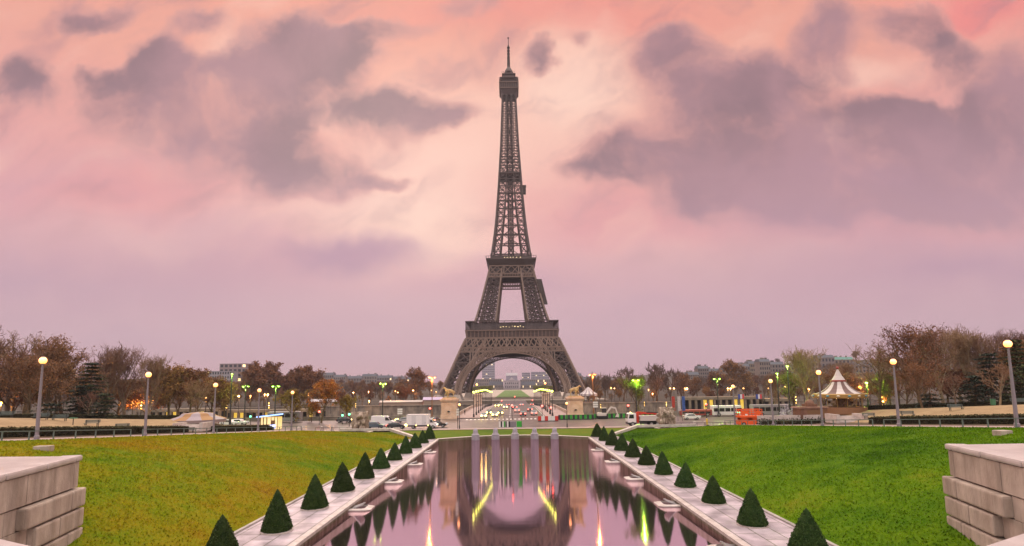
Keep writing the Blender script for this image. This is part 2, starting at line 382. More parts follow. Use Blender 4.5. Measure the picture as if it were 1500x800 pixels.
# base ground of the near bank and the sheet across the river out to the horizon
grid('ground', lin(-420, 420, 85), lin(-80, 157, 80), lambda x, y: T(x, y) - (1.6 if abs(x) < 19.2 else .25 + .35 * (abs(x) < 44)), soil)
def hill(x, y):
    h = 0
    if x < -150: h += 32 * sstep(-150, -620, x) * sstep(480, 1050, y)
    if x > 150: h += 46 * sstep(120, 620, x) * sstep(430, 900, y)
    return BZ + h
far_m = mat('far_ground', (.030, .020, .012), .95, col2=(.055, .036, .02), scale=.02, world=True)
xs = sorted(set([-6000, -4500, -3000] + list(range(-2000, 2001, 50)) + [3000, 4500, 6000]))
ys = [300, 330, 380] + list(range(430, 1300, 50)) + [1400, 1700, 2200, 2800, 3380]
grid('far_ground', xs, ys, hill, far_m)
riv = mat('river_water', (.03, .035, .03), .12, bump=.03, bscale=.6, world=True, spec=.6)
b = MB(); b.add([(-6000, 150, -9.5), (6000, 150, -9.5), (6000, 310, -9.5), (-6000, 310, -9.5)], [(0, 1, 2, 3)]); tag(b.build('river_water', riv), kind='structure')

# lawns
grid('lawn', lin(-44, -19.2, 40), lin(12, 114, 120), lambda x, y: T(x, y) + .10 * mnoise.noise((x * .35, y * .35, 1)) * min(1, (abs(x) - 19.2) / 2), G_L)
grid('lawn', lin(19.2, 44, 40), lin(12, 114, 120), lambda x, y: T(x, y) + .10 * mnoise.noise((x * .35, y * .35, 4)) * min(1, (abs(x) - 19.2) / 2), G_R)
# lawn strip beyond the rounded end of the basin
def rim_y(x): return 105.6 - 5.4 * (x / 13.9) ** 2 if abs(x) < 13.9 else 100.2
b = MB(); n = 60
for i in range(n + 1):
    x = -26 + 52 * i / n
    y0 = rim_y(x) + .9 if abs(x) < 13.9 else (101.1 if abs(x) < 19.2 else 108)
    for j in range(6):
        y = y0 + (116.4 - y0) * j / 5; b.v.append((x, y, .06 + .29 * j / 5 if abs(x) <= 19.2 else .35))
for i in range(n):
    for j in range(5):
        b.f.append((i * 6 + j, (i + 1) * 6 + j, (i + 1) * 6 + j + 1, i * 6 + j + 1)); b.m.append(0)
tag(b.build('lawn', G_F, smooth=True), kind='structure')
# short standing blades over both banks
def tufts(name, x0, x1, mt, seed, n):
    r = np.random.default_rng(seed)
    x = r.uniform(x0, x1, n); y = 14 + (112 - 14) * r.uniform(0, 1, n) ** 1.5
    z = np.array([T(a, c) for a, c in zip(x, y)]) + .01
    a = r.uniform(0, math.pi, n); h = r.uniform(.05, .15, n) ; w = r.uniform(.03, .07, n)
    lx = r.normal(0, .05, n); ly = r.normal(0, .05, n)
    V = np.empty((n, 3, 3)); V[:, 0] = np.stack([x - np.cos(a) * w, y - np.sin(a) * w, z], 1); V[:, 1] = np.stack([x + np.cos(a) * w, y + np.sin(a) * w, z], 1); V[:, 2] = np.stack([x + lx, y + ly, z + h], 1)
    me = bpy.data.meshes.new(name); me.vertices.add(3 * n); me.vertices.foreach_set('co', V.ravel()); me.loops.add(3 * n); me.loops.foreach_set('vertex_index', np.arange(3 * n)); me.polygons.add(n); me.polygons.foreach_set('loop_start', np.arange(0, 3 * n, 3)); me.update(calc_edges=True); me.validate()
    me.materials.append(mt); nn = np.repeat(np.stack([r.normal(0, .22, n), r.normal(0, .22, n), np.ones(n)], 1), 3, axis=0); nn /= np.linalg.norm(nn, axis=1)[:, None]
    me.normals_split_custom_set([tuple(q) for q in nn])
    o = bpy.data.objects.new(name, me); C.objects.link(o); tag(o, 'short autumn grass covering the left bank' if x0 < 0 else 'short green grass covering the right bank', 'grass', kind='stuff')
tufts('grass', -43.8, -19.6, B_L, 1, 110000); tufts('grass', 19.6, 43.8, B_R, 2, 110000)

# side paths, terraces, road
for s in (-1, 1):
    a, c = (44, 54.5) if s > 0 else (-54.5, -44)
    grid('path', lin(a, c, 8), lin(10, 117, 60), lambda x, y: T(x, y) + .02, pathm)
    a, c = (57.2, 84) if s > 0 else (-84, -57.2)
    grid('terrace_ground', lin(a, c, 20), lin(30, 122 if s < 0 else 128, 50), lambda x, y: T(x, y) + .03, sandm)
grid('pavement', lin(-140, 140, 30), [116.9, 118, 119.9], lambda x, y: .40, pathm)
b = MB(); b.box((0, 119.98, .33), (280, .16, .16)); tag(b.build('kerb', concr), kind='structure')
grid('road', lin(-420, 420, 60), lin(120, 156.5, 12), lambda x, y: .27 , asph)
paint = mat('road_paint', (.72, .66, .62), .7, var=.15, scale=3, world=True)
b = MB()
for k in range(24):                                   # crossing in front of the bridge
    x = -13 + 26 * k / 23; b.box((x, 151.5, .278), (.55, 3.2, .008))
for x0, x1, y in ((-120, -40, 133), (40, 120, 133)):
    for k in range(16): b.box((x0 + (x1 - x0) * k / 15, y, .278), (2.4, .14, .008))
tag(b.build('road_marking', paint), kind='structure')

# ------------------------------------------------------------------ pond
wm = bpy.data.materials.new('pond_water'); wm.use_nodes = True; t = wm.node_tree; t.nodes.clear()
out = t.nodes.new('ShaderNodeOutputMaterial'); gl = t.nodes.new('ShaderNodeBsdfGlossy'); df = t.nodes.new('ShaderNodeBsdfDiffuse'); mx = t.nodes.new('ShaderNodeMixShader')
gl.inputs['Color'].default_value = (.95, .72, .80, 1); gl.inputs['Roughness'].default_value = .05
df.inputs['Color'].default_value = (.06, .045, .05, 1); mx.inputs[0].default_value = .9
geo = t.nodes.new('ShaderNodeNewGeometry'); sp = t.nodes.new('ShaderNodeSeparateXYZ'); t.links.new(geo.outputs['Position'], sp.inputs[0])
cv = t.nodes.new('ShaderNodeFloatCurve')              # shading normal tilted along the basin to steer reflections; the water is flat
mr = t.nodes.new('ShaderNodeMapRange'); mr.inputs[1].default_value = 20; mr.inputs[2].default_value = 108; t.links.new(sp.outputs[1], mr.inputs[0]); t.links.new(mr.outputs[0], cv.inputs['Value'])
cu = cv.mapping.curves[0]; cu.points[0].location = (0, .93); cu.points[1].location = (1, .36)
for q in ((0.166, 0.913), (0.182, 0.937), (0.216, 0.942), (0.284, 0.890), (0.341, 0.865), (0.398, 0.852), (0.455, 0.837), (0.523, 0.775), (0.591, 0.706), (0.670, 0.621), (0.739, 0.544), (0.852, 0.463)): cu.points.new(*q)
for q in cu.points: q.handle_type = 'AUTO_CLAMPED'
cv.mapping.update()
ang = t.nodes.new('ShaderNodeMath'); ang.operation = 'MULTIPLY'; t.links.new(cv.outputs[0], ang.inputs[0]); ang.inputs[1].default_value = R(5.2)
cs = t.nodes.new('ShaderNodeCombineXYZ'); sn = t.nodes.new('ShaderNodeMath'); sn.operation = 'SINE'; co_ = t.nodes.new('ShaderNodeMath'); co_.operation = 'COSINE'
t.links.new(ang.outputs[0], sn.inputs[0]); t.links.new(ang.outputs[0], co_.inputs[0]); t.links.new(sn.outputs[0], cs.inputs[1]); t.links.new(co_.outputs[0], cs.inputs[2])
wn = t.nodes.new('ShaderNodeTexNoise'); wn.inputs['Scale'].default_value = 1.0; wn.inputs['Detail'].default_value = 2
mp = t.nodes.new('ShaderNodeMapping'); mp.inputs['Scale'].default_value = (.5, 1.3, 1); t.links.new(geo.outputs['Position'], mp.inputs[0]); t.links.new(mp.outputs[0], wn.inputs['Vector'])
bp = t.nodes.new('ShaderNodeBump'); bp.inputs['Distance'].default_value = .0008; t.links.new(wn.outputs[0], bp.inputs['Height']); t.links.new(cs.outputs[0], bp.inputs['Normal'])
t.links.new(bp.outputs[0], gl.inputs['Normal'])
t.links.new(df.outputs[0], mx.inputs[1]); t.links.new(gl.outputs[0], mx.inputs[2]); t.links.new(mx.outputs[0], out.inputs[0])
pts = [(-13.9, 2), (13.9, 2)] + [(13.9 * math.cos(math.pi * k / 48), rim_y(13.9 * math.cos(math.pi * k / 48))) for k in range(49)]
b = MB(); b.add([(x, y, -.36) for x, y in pts], [tuple(range(len(pts)))]); tag(b.build('pond_water', wm), kind='structure')
# stone kerb round the basin: walks, coping and inner wall
def slab_mat(name, c1, c2, sc, mortar):
    m = bpy.data.materials.new(name); m.use_nodes = True; t = m.node_tree; p = t.nodes['Principled BSDF']; p.inputs['Roughness'].default_value = .42
    co = t.nodes.new('ShaderNodeNewGeometry').outputs['Position']
    br = t.nodes.new('ShaderNodeTexBrick'); br.inputs['Scale'].default_value = 1; br.inputs['Mortar Size'].default_value = .034; br.inputs['Brick Width'].default_value = sc[0]; br.inputs['Row Height'].default_value = sc[1]
    br.inputs['Color1'].default_value = (*c1, 1); br.inputs['Color2'].default_value = (*c2, 1); br.inputs['Mortar'].default_value = (*mortar, 1); br.offset = .5
    mp = t.nodes.new('ShaderNodeMapping'); mp.inputs['Rotation'].default_value = (0, 0, R(90)); t.links.new(co, mp.inputs[0]); t.links.new(mp.outputs[0], br.inputs['Vector'])
    n = t.nodes.new('ShaderNodeTexNoise'); n.inputs['Scale'].default_value = .7; n.inputs['Detail'].default_value = 7; t.links.new(co, n.inputs['Vector'])
    mr = t.nodes.new('ShaderNodeMapRange'); mr.inputs[1].default_value = .35; mr.inputs[2].default_value = .65; mr.inputs[3].default_value = .55; mr.inputs[4].default_value = 1.08; t.links.new(n.outputs[0], mr.inputs[0])
    x = t.nodes.new('ShaderNodeMix'); x.data_type = 'RGBA'; x.blend_type = 'MULTIPLY'; x.inputs[0].default_value = 1; t.links.new(br.outputs[0], x.inputs[6]); t.links.new(mr.outputs[0], x.inputs[7]); t.links.new(x.outputs[2], p.inputs['Base Color'])
    bb = t.nodes.new('ShaderNodeBump'); bb.inputs['Distance'].default_value = .02; bb.invert = True; t.links.new(br.outputs['Fac'], bb.inputs['Height']); t.links.new(bb.outputs[0], p.inputs['Normal'])
    return m
slabs = slab_mat('walk_slabs', (.46, .37, .41), (.54, .44, .48), (2.7, 1.45), (.10, .10, .045))
stone_l = mat('pale_stone', (.42, .34, .31), .6, col2=(.56, .47, .44), scale=1.3, bump=.01, bscale=12, world=True)
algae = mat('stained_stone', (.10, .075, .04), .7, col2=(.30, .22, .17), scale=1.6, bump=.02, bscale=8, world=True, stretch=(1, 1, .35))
for s in (-1, 1):
    b = MB(); b.box((s * 16.75, 51.5, -.25), (4.85, 97.6, .5)); tag(b.build('walkway', slabs), kind='structure')
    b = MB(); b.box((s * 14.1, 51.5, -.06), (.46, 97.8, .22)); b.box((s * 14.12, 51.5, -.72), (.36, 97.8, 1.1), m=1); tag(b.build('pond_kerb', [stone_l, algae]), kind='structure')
    b = MB(); b.box((s * 19.3, 55, .02), (.26, 92, .2)); tag(b.build('walkway_kerb', concr), kind='structure')
b = MB(); n = 48
prev = None
for k in range(n + 1):
    x = -14.2 + 28.4 * k / n; y = rim_y(max(-13.9, min(13.9, x)))
    ring = [(x, y, -.9), (x, y - .02, .10), (x, y + .95, .12), (x, y + 1.0, -.3)]
    b.v += ring
    if k:
        o = (k - 1) * 4
        for j in range(3): b.f.append((o + j, o + 4 + j, o + 5 + j, o + 1 + j)); b.m.append(1 if j == 0 else 0)
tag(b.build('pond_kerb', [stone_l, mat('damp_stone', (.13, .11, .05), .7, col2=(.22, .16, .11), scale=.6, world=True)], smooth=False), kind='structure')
# white sloping copings where the banks end by the road
for s, (pa, pb, pc) in ((-1, ((-36, 112.5, 1.05), (-25.5, 112.2, 1.0), (-19.0, 103.5, .16))), (1, ((38, 112.5, 1.05), (25.5, 112.2, 1.0), (19.0, 103.5, .16)))):
    b = MB(); b.beam(pa, pb, .7, .5); b.beam(pb, pc, .7, .5)
    o = tag(b.build('stone_coping', stone_l), 'pale stone coping ending the %s grass bank beside the road' % ('left' if s < 0 else 'right'), 'coping')
# bridge, quays
qst = mat('quay_stone', (.15, .12, .10), .85, col2=(.30, .24, .19), scale=.35, bump=.03, bscale=3, world=True, stretch=(1, 1, .5))
for x0, x1 in ((-700, -17.6), (17.6, 700)):
    side = 'left' if x0 < 0 else 'right'
    b = MB(); b.box(((x0 + x1) / 2, 300.6, -5.6), (x1 - x0, 1.2, 8.6)); b.box(((x0 + x1) / 2, 300.4, -1.0), (x1 - x0, 1.9, .5))
    for k in range(int((x1 - x0) / 18)): b.box((x0 + 9 + 18 * k, 299.9, -5.6), (1.3, .5, 8.3))
    tag(b.build('quay_wall', qst), 'dark stone quay wall of the far bank, %s of the bridge' % side, 'quay wall')
    b = MB(); b.box(((x0 + x1) / 2, 157.0, -4.7), (x1 - x0, .9, 9.8)); b.box(((x0 + x1) / 2, 157.0, .75), (x1 - x0, .5, .9)); b.box(((x0 + x1) / 2, 157.0, 1.26), (x1 - x0, .66, .12))
    tag(b.build('river_parapet', mat('parapet_stone', (.20, .165, .14), .85, col2=(.30, .24, .20), scale=.4, world=True)), 'pale stone parapet along the near river edge, %s of the bridge' % side, 'parapet')
br = thing('bridge', 'wide stone river bridge carrying traffic towards the iron tower', 'bridge', (0, 157, 0))
brs = mat('bridge_stone', (.42, .31, .25), .8, var=.2, scale=.5, bump=.02, bscale=6)
zf = lambda y: .3 - (.3 - BZ - .15) * sstep(60, 150, y)
b = MB()
for k in range(16):
    y0, y1 = 145 * k / 15 - .4 if k == 0 else 145 * k / 15, 145 * (k + 1) / 15
    if k < 15:
        for xa, xb, dz in ((-17.5, -9.6, .14), (-9.6, 9.6, -.02), (9.6, 17.5, .14)):
            mi = 1 if xa == -9.6 else 0
            b.add([(xa, y0, zf(y0) + dz), (xb, y0, zf(y0) + dz), (xb, y1, zf(y1) + dz), (xa, y1, zf(y1) + dz), (xa, y0, zf(y0) - 1.6), (xb, y0, zf(y0) - 1.6), (xb, y1, zf(y1) - 1.6), (xa, y1, zf(y1) - 1.6)], [(0, 1, 2, 3), (7, 6, 5, 4), (0, 3, 7, 4), (1, 5, 6, 2)], mi)
b.build('deck', [pathm, asph], br)
for k in range(6):
    bb = MB(); y = 145 * k / 5; bb.box((0, y, -5.6), (36, 3.0, 8)); bb.build('pier', brs, br)
for k in range(5):                               # segmental arches between the piers
    for sx_ in (-1, 1):
        bb = MB(); y0 = 145 * k / 5; pts = []
        for i in range(13):
            u = i / 12; pts.append((y0 + 29 * u, -8 + 6.0 * math.sin(math.pi * u) ** .7))
        pts += [(y0 + 29, -1.4), (y0, -1.4)]
        bb.prism(pts, sx_ * 17.3 - .3, sx_ * 17.3 + .3, axis='x'); bb.build('arch', brs, br)
for s in (-1, 1):
    bb = MB()
    for k in range(15):
        y0, y1 = 145 * k / 15, 145 * (k + 1) / 15
        bb.beam((s * 17.3, y0, zf(y0) + .6), (s * 17.3, y1, zf(y1) + .6), .45, 1.1)
    bb.build('parapet', brs, br)
    bb = MB()
    for k in range(15):
        y0, y1 = 145 * k / 15, 145 * (k + 1) / 15; bb.beam((s * 9.3, y0, zf(y0) + .0), (s * 9.3, y1, zf(y1) + .0), .14, .05)
    bb.build('kerb_line', paint, br)
for k in range(12): bb = MB(); y = 12.0 * k; bb.beam((-1.0, y + 2, zf(y + 2) + .0), (-1.0, y + 9, zf(y + 9) + .0), .16, .05); bb.build('lane_dash', paint, br)

# avenue and esplanade lawn across the river
grid('road', lin(-600, 600, 40), lin(303, 326, 4), lambda x, y: BZ + .05, asph)
grid('road', [-9, 9], lin(326, 392, 4), lambda x, y: BZ + .05, asph)
grid('esplanade_path', lin(-70, 70, 12), lin(392, 1150, 20), lambda x, y: BZ + .04, mat('esplanade_sand', (.40, .32, .26), .9, var=.15, scale=.1, world=True))
grid('lawn', lin(-16, 16, 8), lin(475, 1060, 20), lambda x, y: BZ + .1, mat('far_lawn', (.06, .13, .02), .9, col2=(.11, .17, .03), scale=.05, world=True))
# ------------------------------------------------------------------ the iron tower
iron = mat('brown_iron', (.094, .064, .058), .6, var=.14, scale=.06, world=True, spec=.35)
iron_d = mat('brown_iron_dark', (.050, .034, .029), .65)
iron_l = mat('brown_iron_pale', (.185, .122, .094), .6, var=.12, scale=.1, world=True)
lampw = glow_mat('tower_window_light', (1.0, .72, .25), 1.6)
TWY = 460.0
tw = thing('iron_lattice_tower', 'tall brown iron lattice tower with arched base rising beyond the bridge', 'tower', (0, TWY, BZ))
def interp(tab, z):
    for (z0, w0), (z1, w1) in zip(tab, tab[1:]):
        if z <= z1: return w0 + (w1 - w0) * (z - z0) / (z1 - z0)
    return tab[-1][1]
OUT = [(0, 57.5), (13.5, 51.4), (25, 46.6), (37.4, 41.6), (49, 36.6), (55, 34.0), (63, 30.0), (80, 25.2), (102, 20.0), (111, 18.0), (119, 16.9), (123.3, 16.3), (138, 14.3), (152.5, 12.7), (181, 10.5), (224, 7.9), (276, 5.9)]
INN = [(0, 42.5), (13.5, 38.8), (25, 34.0), (37.4, 27.5), (49, 20.5), (63, 13.2), (102, 8.6), (111, 7.8)]
Wd = lambda z: interp(OUT, z)
In = lambda z: interp(INN, z)
def lattice(b, P, Qf, zs, wx, wh, sub=0, m=0):
    for z0, z1 in zip(zs, zs[1:]):
        b.beam(P(z0), Qf(z1), wx, m=m); b.beam(Qf(z0), P(z1), wx, m=m); b.beam(P(z1), Qf(z1), wh, m=m)
        if sub:
            zm = (z0 + z1) / 2; mid = lambda z, k: P(z).lerp(Qf(z), k)
            b.beam(mid(z0, .5), P(zm), wx * .6, m=m); b.beam(mid(z0, .5), Qf(zm), wx * .6, m=m); b.beam(mid(z1, .5), P(zm), wx * .6, m=m); b.beam(mid(z1, .5), Qf(zm), wx * .6, m=m)
            b.beam(P(zm), Qf(zm), wx * .6, m=m)
def leg(name, zs, cw, xw, sub, sx_, sy_, extra=0):
    b = MB()
    cs = [lambda z: Vector((sx_ * Wd(z), sy_ * Wd(z), z)), lambda z: Vector((sx_ * In(z), sy_ * Wd(z), z)), lambda z: Vector((sx_ * In(z), sy_ * In(z), z)), lambda z: Vector((sx_ * Wd(z), sy_ * In(z), z))]
    for c in cs:
        for z0, z1 in zip(zs, zs[1:]): b.beam(c(z0), c(z1), cw, m=2)
    for i in range(4): lattice(b, cs[i], cs[(i + 1) % 4], zs, xw, xw * 1.2, sub, m=0 if i in (0, 3) or sub else 1)
    # inner lift track and stair lattice
    mid = lambda z, k: cs[0](z).lerp(cs[2](z), .5) + Vector((k, 0, 0))
    for k in (-2.2, 2.2):
        for z0, z1 in zip(zs, zs[1:]): b.beam(mid(z0, k), mid(z1, k), .8, m=1)
    zz = lin(zs[0], zs[-1], extra)
    for z0, z1 in zip(zz, zz[1:]): b.beam(mid(z0, -2.2), mid(z1, 2.2), .4, m=1); b.beam(mid(z0, 2.2), mid(z1, -2.2), .4, m=1)
    return b.build(name, [iron, iron_d, iron_l], tw, fix=False)
for sx_ in (-1, 1):
    for sy_ in (-1, 1):
        leg('leg', [4, 11.5, 20, 29, 38, 48], 1.6, .72, 1, sx_, sy_, 18)
        for px_ in (0, 1):
            for py_ in (0, 1):
                mb = MB(); cx = sx_ * (Wd(2) if px_ else In(2)); cy = sy_ * (Wd(2) if py_ else In(2)); mb.box((cx, cy, 2.2), (7, 7, 4.6), top=(4.5, 4.5)); mb.build('masonry_base', mat('tower_masonry', (.36, .30, .26), .85, var=.2, scale=.5), tw)
        leg('upper_leg', [62, 69, 76, 83, 90, 97, 103, 109], 1.2, .5, 1, sx_, sy_, 18)
# arches with lattice ring
def arch(rot):
    b = MB(); n = 44; a0, b0, zc = 39.2, 31.0, 5.5
    ring = []
    for k in range(n + 1):
        t = math.pi * k / n; c, s_ = math.cos(t), math.sin(t)
        row = []
        for d in (0, 1.2, 3.6, 4.6):
            x = (a0 + d) * c; z = zc + (b0 + d * 1.02) * s_; row.append(Vector((x, -Wd(max(z, 0)) - .7, z)))
        row.append(Vector((row[0].x, -Wd(row[0].z) + 4.2, row[0].z)))
        row.append(Vector((row[3].x, -Wd(row[3].z) + 4.2, row[3].z)))
        ring.append(row)
    for k in range(n):
        p, q = ring[k], ring[k + 1]
        b.beam(p[0], q[0], 1.1, 1.0, m=1); b.beam(p[1], q[1], .6, .5, m=1); b.beam(p[2], q[2], .5, .5, m=1); b.beam(p[3], q[3], 1.0, .9, m=1)
        b.beam(p[4], q[4], 1.0, .8); b.beam(p[5], q[5], .7, .7)
        b.beam(p[0], p[1], .45, m=1); b.beam(p[1], p[2], .5, m=1); b.beam(p[1], q[2], .4, m=1); b.beam(p[2], q[1], .4, m=1); b.beam(p[2], p[3], .5, m=1)
        b.beam(p[0], q[4], .3); b.beam(p[4], q[0], .3); b.beam(p[0], p[4], .4)
        pts = [p[0], q[0], q[4], p[4]]; b.add([v + Vector((0, .1, .25)) for v in pts], [(0, 1, 2, 3)], 0)
    for s in (-1, 1):
        for d in (0, 4.6):
            b.beam((s * (a0 + d), -Wd(zc) - .3, zc), (s * (a0 + d + .8), -Wd(1), 1), 1.0, m=1)
    # spandrel arcade between the ring and the girder
    for k in range(6, n - 5):
        t = math.pi * k / n; x = (a0 + 4.6) * math.cos(t); z = zc + (b0 + 4.7) * math.sin(t)
        if z < 37 and abs(x) < 34: b.beam((x, -Wd(z) - .3, z), (x, -Wd(38) - .3, 38.2), .6, m=1)
    o = b.build('arch', [iron_d, iron_l], tw, fix=False); o.rotation_euler = (0, 0, rot)
    return o
for k in range(4): arch(k * math.pi / 2)
# first platform: lattice girder, frieze, gallery
fp = None
def ringbox(b, w0, z0, w1, z1, th=.5, m=0):
    for k in range(4):
        a = k * math.pi / 2; ca, sa = math.cos(a), math.sin(a); r = lambda x, y, z: (x * ca - y * sa, x * sa + y * ca, z)
        b.add([r(-w0, -w0, z0), r(w0, -w0, z0), r(w1, -w1, z1), r(-w1, -w1, z1), r(-w0 + th, -w0 + th, z0), r(w0 - th, -w0 + th, z0), r(w1 - th, -w1 + th, z1), r(-w1 + th, -w1 + th, z1)], [(0, 1, 2, 3), (7, 6, 5, 4), (3, 2, 6, 7), (0, 4, 5, 1)], m)
def rot4(fn):
    for k in range(4):
        a = k * math.pi / 2; ca, sa = math.cos(a), math.sin(a)
        fn(lambda x, y, z: Vector((x * ca - y * sa, x * sa + y * ca, z)))
b = MB()
def girder(r):
    for z in (37.6, 41.0, 48.6): b.beam(r(-Wd(z), -Wd(z) - .2, z), r(Wd(z), -Wd(z) - .2, z), 1.1)
    n = 27
    for k in range(n + 1):
        x = lambda z: -Wd(z) + 2 * Wd(z) * k / n
        b.beam(r(x(37.6), -Wd(37.6) - .2, 37.6), r(x(41), -Wd(41) - .2, 41), .45)
    for z0, z1, n, w in ((41.0, 48.6, 18, .78), (37.6, 41.0, 36, .45)):
        for k in range(n):
            x = lambda z, j: -Wd(z) + 2 * Wd(z) * j / n
            b.beam(r(x(z0, k), -Wd(z0) - .25, z0), r(x(z1, k + 1), -Wd(z1) - .25, z1), w); b.beam(r(x(z0, k + 1), -Wd(z0) - .25, z0), r(x(z1, k), -Wd(z1) - .25, z1), w)
            if k % 2 == 0: b.beam(r(x(z0, k), -Wd(z0) - .25, z0), r(x(z1, k), -Wd(z1) - .25, z1), w)
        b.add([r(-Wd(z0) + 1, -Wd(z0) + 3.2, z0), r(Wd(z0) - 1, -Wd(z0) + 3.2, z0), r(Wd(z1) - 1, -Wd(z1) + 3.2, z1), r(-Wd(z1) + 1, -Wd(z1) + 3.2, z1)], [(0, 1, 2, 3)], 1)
rot4(girder); b.build('lattice_girder', [iron_l, mat('girder_back_shade', (.018, .013, .012), .8)], tw, fix=False)  # near-black sheet behind the lattice paints shade into its openings
b = MB(); ringbox(b, 36.0, 49.0, 36.4, 54.6, 3.0, 0)
def frieze(r):
    for k in range(25):
        x = -36 + 72 * k / 24; b.beam(r(x, -36.5, 49.2), r(x, -37.2, 54.6), .7, .7, m=1)
    b.beam(r(-36.6, -36.4, 49.2), r(36.6, -36.4, 49.2), .8, .5, m=1); b.beam(r(-37.4, -37, 54.8), r(37.4, -37, 54.8), 1.5, .7, m=1)
rot4(frieze)
b.box((0, 0, 55.3), (74.4, 74.4, .6), m=0)
b.build('first_platform', [iron, iron_l], tw)
b = MB()
def gallery(r):
    b.beam(r(-37.2, -37, 62.3), r(37.2, -37, 62.3), .9, .5)
    b.beam(r(-37.2, -37, 57.0), r(37.2, -37, 57.0), .35, .25)
    for k in range(13): x = -37 + 74 * k / 12; b.beam(r(x, -37, 55.4), r(x, -37, 62.2), .42)
    for k in range(75): x = -37 + k; b.beam(r(x, -37, 55.4), r(x, -37, 57.0), .12)
    b.add([r(-33, -31.5, 55.6), r(33, -31.5, 55.6), r(33, -31.5, 61.8), r(-33, -31.5, 61.8)], [(0, 1, 2, 3)], 1)
    b.add([r(-37, -37, 62.5), r(37, -37, 62.5), r(33, -31, 62.7), r(-33, -31, 62.7)], [(0, 1, 2, 3)], 0)
rot4(gallery); b.build('gallery', [iron, mat('gallery_glass', (.10, .075, .07), .2, spec=.6, var=.3, scale=.15)], tw, fix=False)
for k in range(9):
    b = MB(); x = -9 + 2.3 * k + rng.uniform(-.4, .4); b.box((x, -31.9, 57.6 + rng.uniform(0, 1.2)), (rng.uniform(.5, 1.3), .3, .5)); b.build('window_light', lampw, tw)
b = MB(); b.box((0, -30.0, 59.2), (24, 1.0, 5.2)); b.build('pavilion', mat('pavilion_glass', (.32, .27, .2), .3, var=.3, scale=.5), tw)
# second platform
b = MB()
def girder2(r):
    for z in (101.5, 104.5, 111.5): b.beam(r(-Wd(z) - .2, -Wd(z) - .2, z), r(Wd(z) + .2, -Wd(z) - .2, z), .9)
    for z0, z1, n, w in ((104.5, 111.5, 6, .6), (101.5, 104.5, 18, .35)):
        for k in range(n):
            x = lambda z, j: -Wd(z) + 2 * Wd(z) * j / n
            b.beam(r(x(z0, k), -Wd(z0) - .2, z0), r(x(z1, k + 1), -Wd(z1) - .2, z1), w); b.beam(r(x(z0, k + 1), -Wd(z0) - .2, z0), r(x(z1, k), -Wd(z1) - .2, z1), w)
            if w > .5 and k % 2 == 0: b.beam(r(x(z0, k), -Wd(z0) - .2, z0), r(x(z1, k), -Wd(z1) - .2, z1), .9)
    b.beam(r(-8.6, -8.6, 96), r(8.6, -8.6, 96), .7); b.beam(r(-8.6, -8.6, 98.5), r(8.6, -8.6, 98.5), .5)
    for k in range(8):
        x0 = -8.6 + 17.2 * k / 8; b.beam(r(x0, -8.6, 96), r(x0 + 2.15, -8.6, 98.5), .4); b.beam(r(x0 + 2.15, -8.6, 96), r(x0, -8.6, 98.5), .4)
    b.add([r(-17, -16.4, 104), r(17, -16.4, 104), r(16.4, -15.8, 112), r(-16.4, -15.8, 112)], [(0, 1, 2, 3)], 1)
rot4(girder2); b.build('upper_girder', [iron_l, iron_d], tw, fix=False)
b = MB(); ringbox(b, 18.4, 111.6, 20.9, 116.6, 2.0); ringbox(b, 21.2, 116.6, 21.2, 117.7, 1.0, 1)
b.box((0, 0, 116.9), (42, 42, .5)); ringbox(b, 17.5, 117.4, 17.2, 120.4, 1.0, 1); b.box((0, 0, 120.4), (35.2, 35.2, .4))
def rail2(r):
    b.beam(r(-21.2, -21.2, 119.4), r(21.2, -21.2, 119.4), .25)
    for k in range(22): x = -21 + 2 * k; b.beam(r(x, -21.2, 117.6), r(x, -21.2, 119.4), .2)
    b.beam(r(-17.5, -17.5, 122), r(17.5, -17.5, 122), .25)
    for k in range(18): x = -17 + 2 * k; b.beam(r(x, -17.5, 120.5), r(x, -17.5, 122), .18)
rot4(rail2); b.build('second_platform', [iron_d, iron], tw)
for k in range(6):
    b = MB(); b.box((-6 + 2.8 * k + rng.uniform(-.8, .8), -17.8, 118.6), (rng.uniform(.6, 1.2), .3, .6)); b.build('window_light', lampw, tw)
# upper shaft
zs = [119.0]
while zs[-1] < 272: zs.append(min(274.5, zs[-1] + max(4.6, Wd(zs[-1]) * .62)))
Lw = lambda z: Wd(z) * (.42 + .25 * sstep(125, 200, z))
b = MB()
for sx_ in (-1, 1):
    for sy_ in (-1, 1):
        f = lambda z: Vector((sx_ * Wd(z), sy_ * Wd(z), z))
        for z0, z1 in zip(zs, zs[1:]): b.beam(f(z0), f(z1), 1.45 - .55 * (z0 - 119) / 155)
def shaft(r):
    for z0, z1 in zip(zs, zs[1:]):
        k = 1 - .35 * (z0 - 119) / 155
        for s in (-1, 1):
            P = lambda z: r(s * Wd(z), -Wd(z), z); I = lambda z: r(s * (Wd(z) - Lw(z)), -Wd(z), z)
            b.beam(I(z0), I(z1), .8 * k); b.beam(P(z0), I(z1), .58 * k); b.beam(I(z0), P(z1), .58 * k); zm = (z0 + z1) / 2; b.beam(P(zm), I(zm), .4 * k); b.beam(r(s * (Wd(z0) - Lw(z0)), -Wd(z0) + Lw(z0), z0), r(s * (Wd(z1) - Lw(z1)), -Wd(z1) + Lw(z1), z1), .8 * k)
        b.beam(r(-Wd(z1), -Wd(z1), z1), r(Wd(z1), -Wd(z1), z1), .85 * k)
        if z0 > 121: b.beam(r(-Wd(z0) * .45, -Wd(z0), z0), r(Wd(z1) * .45, -Wd(z1), z1), .45 * k); b.beam(r(Wd(z0) * .45, -Wd(z0), z0), r(-Wd(z1) * .45, -Wd(z1), z1), .45 * k)
rot4(shaft)
b.build('upper_shaft', [iron], tw, fix=False)
b = MB()
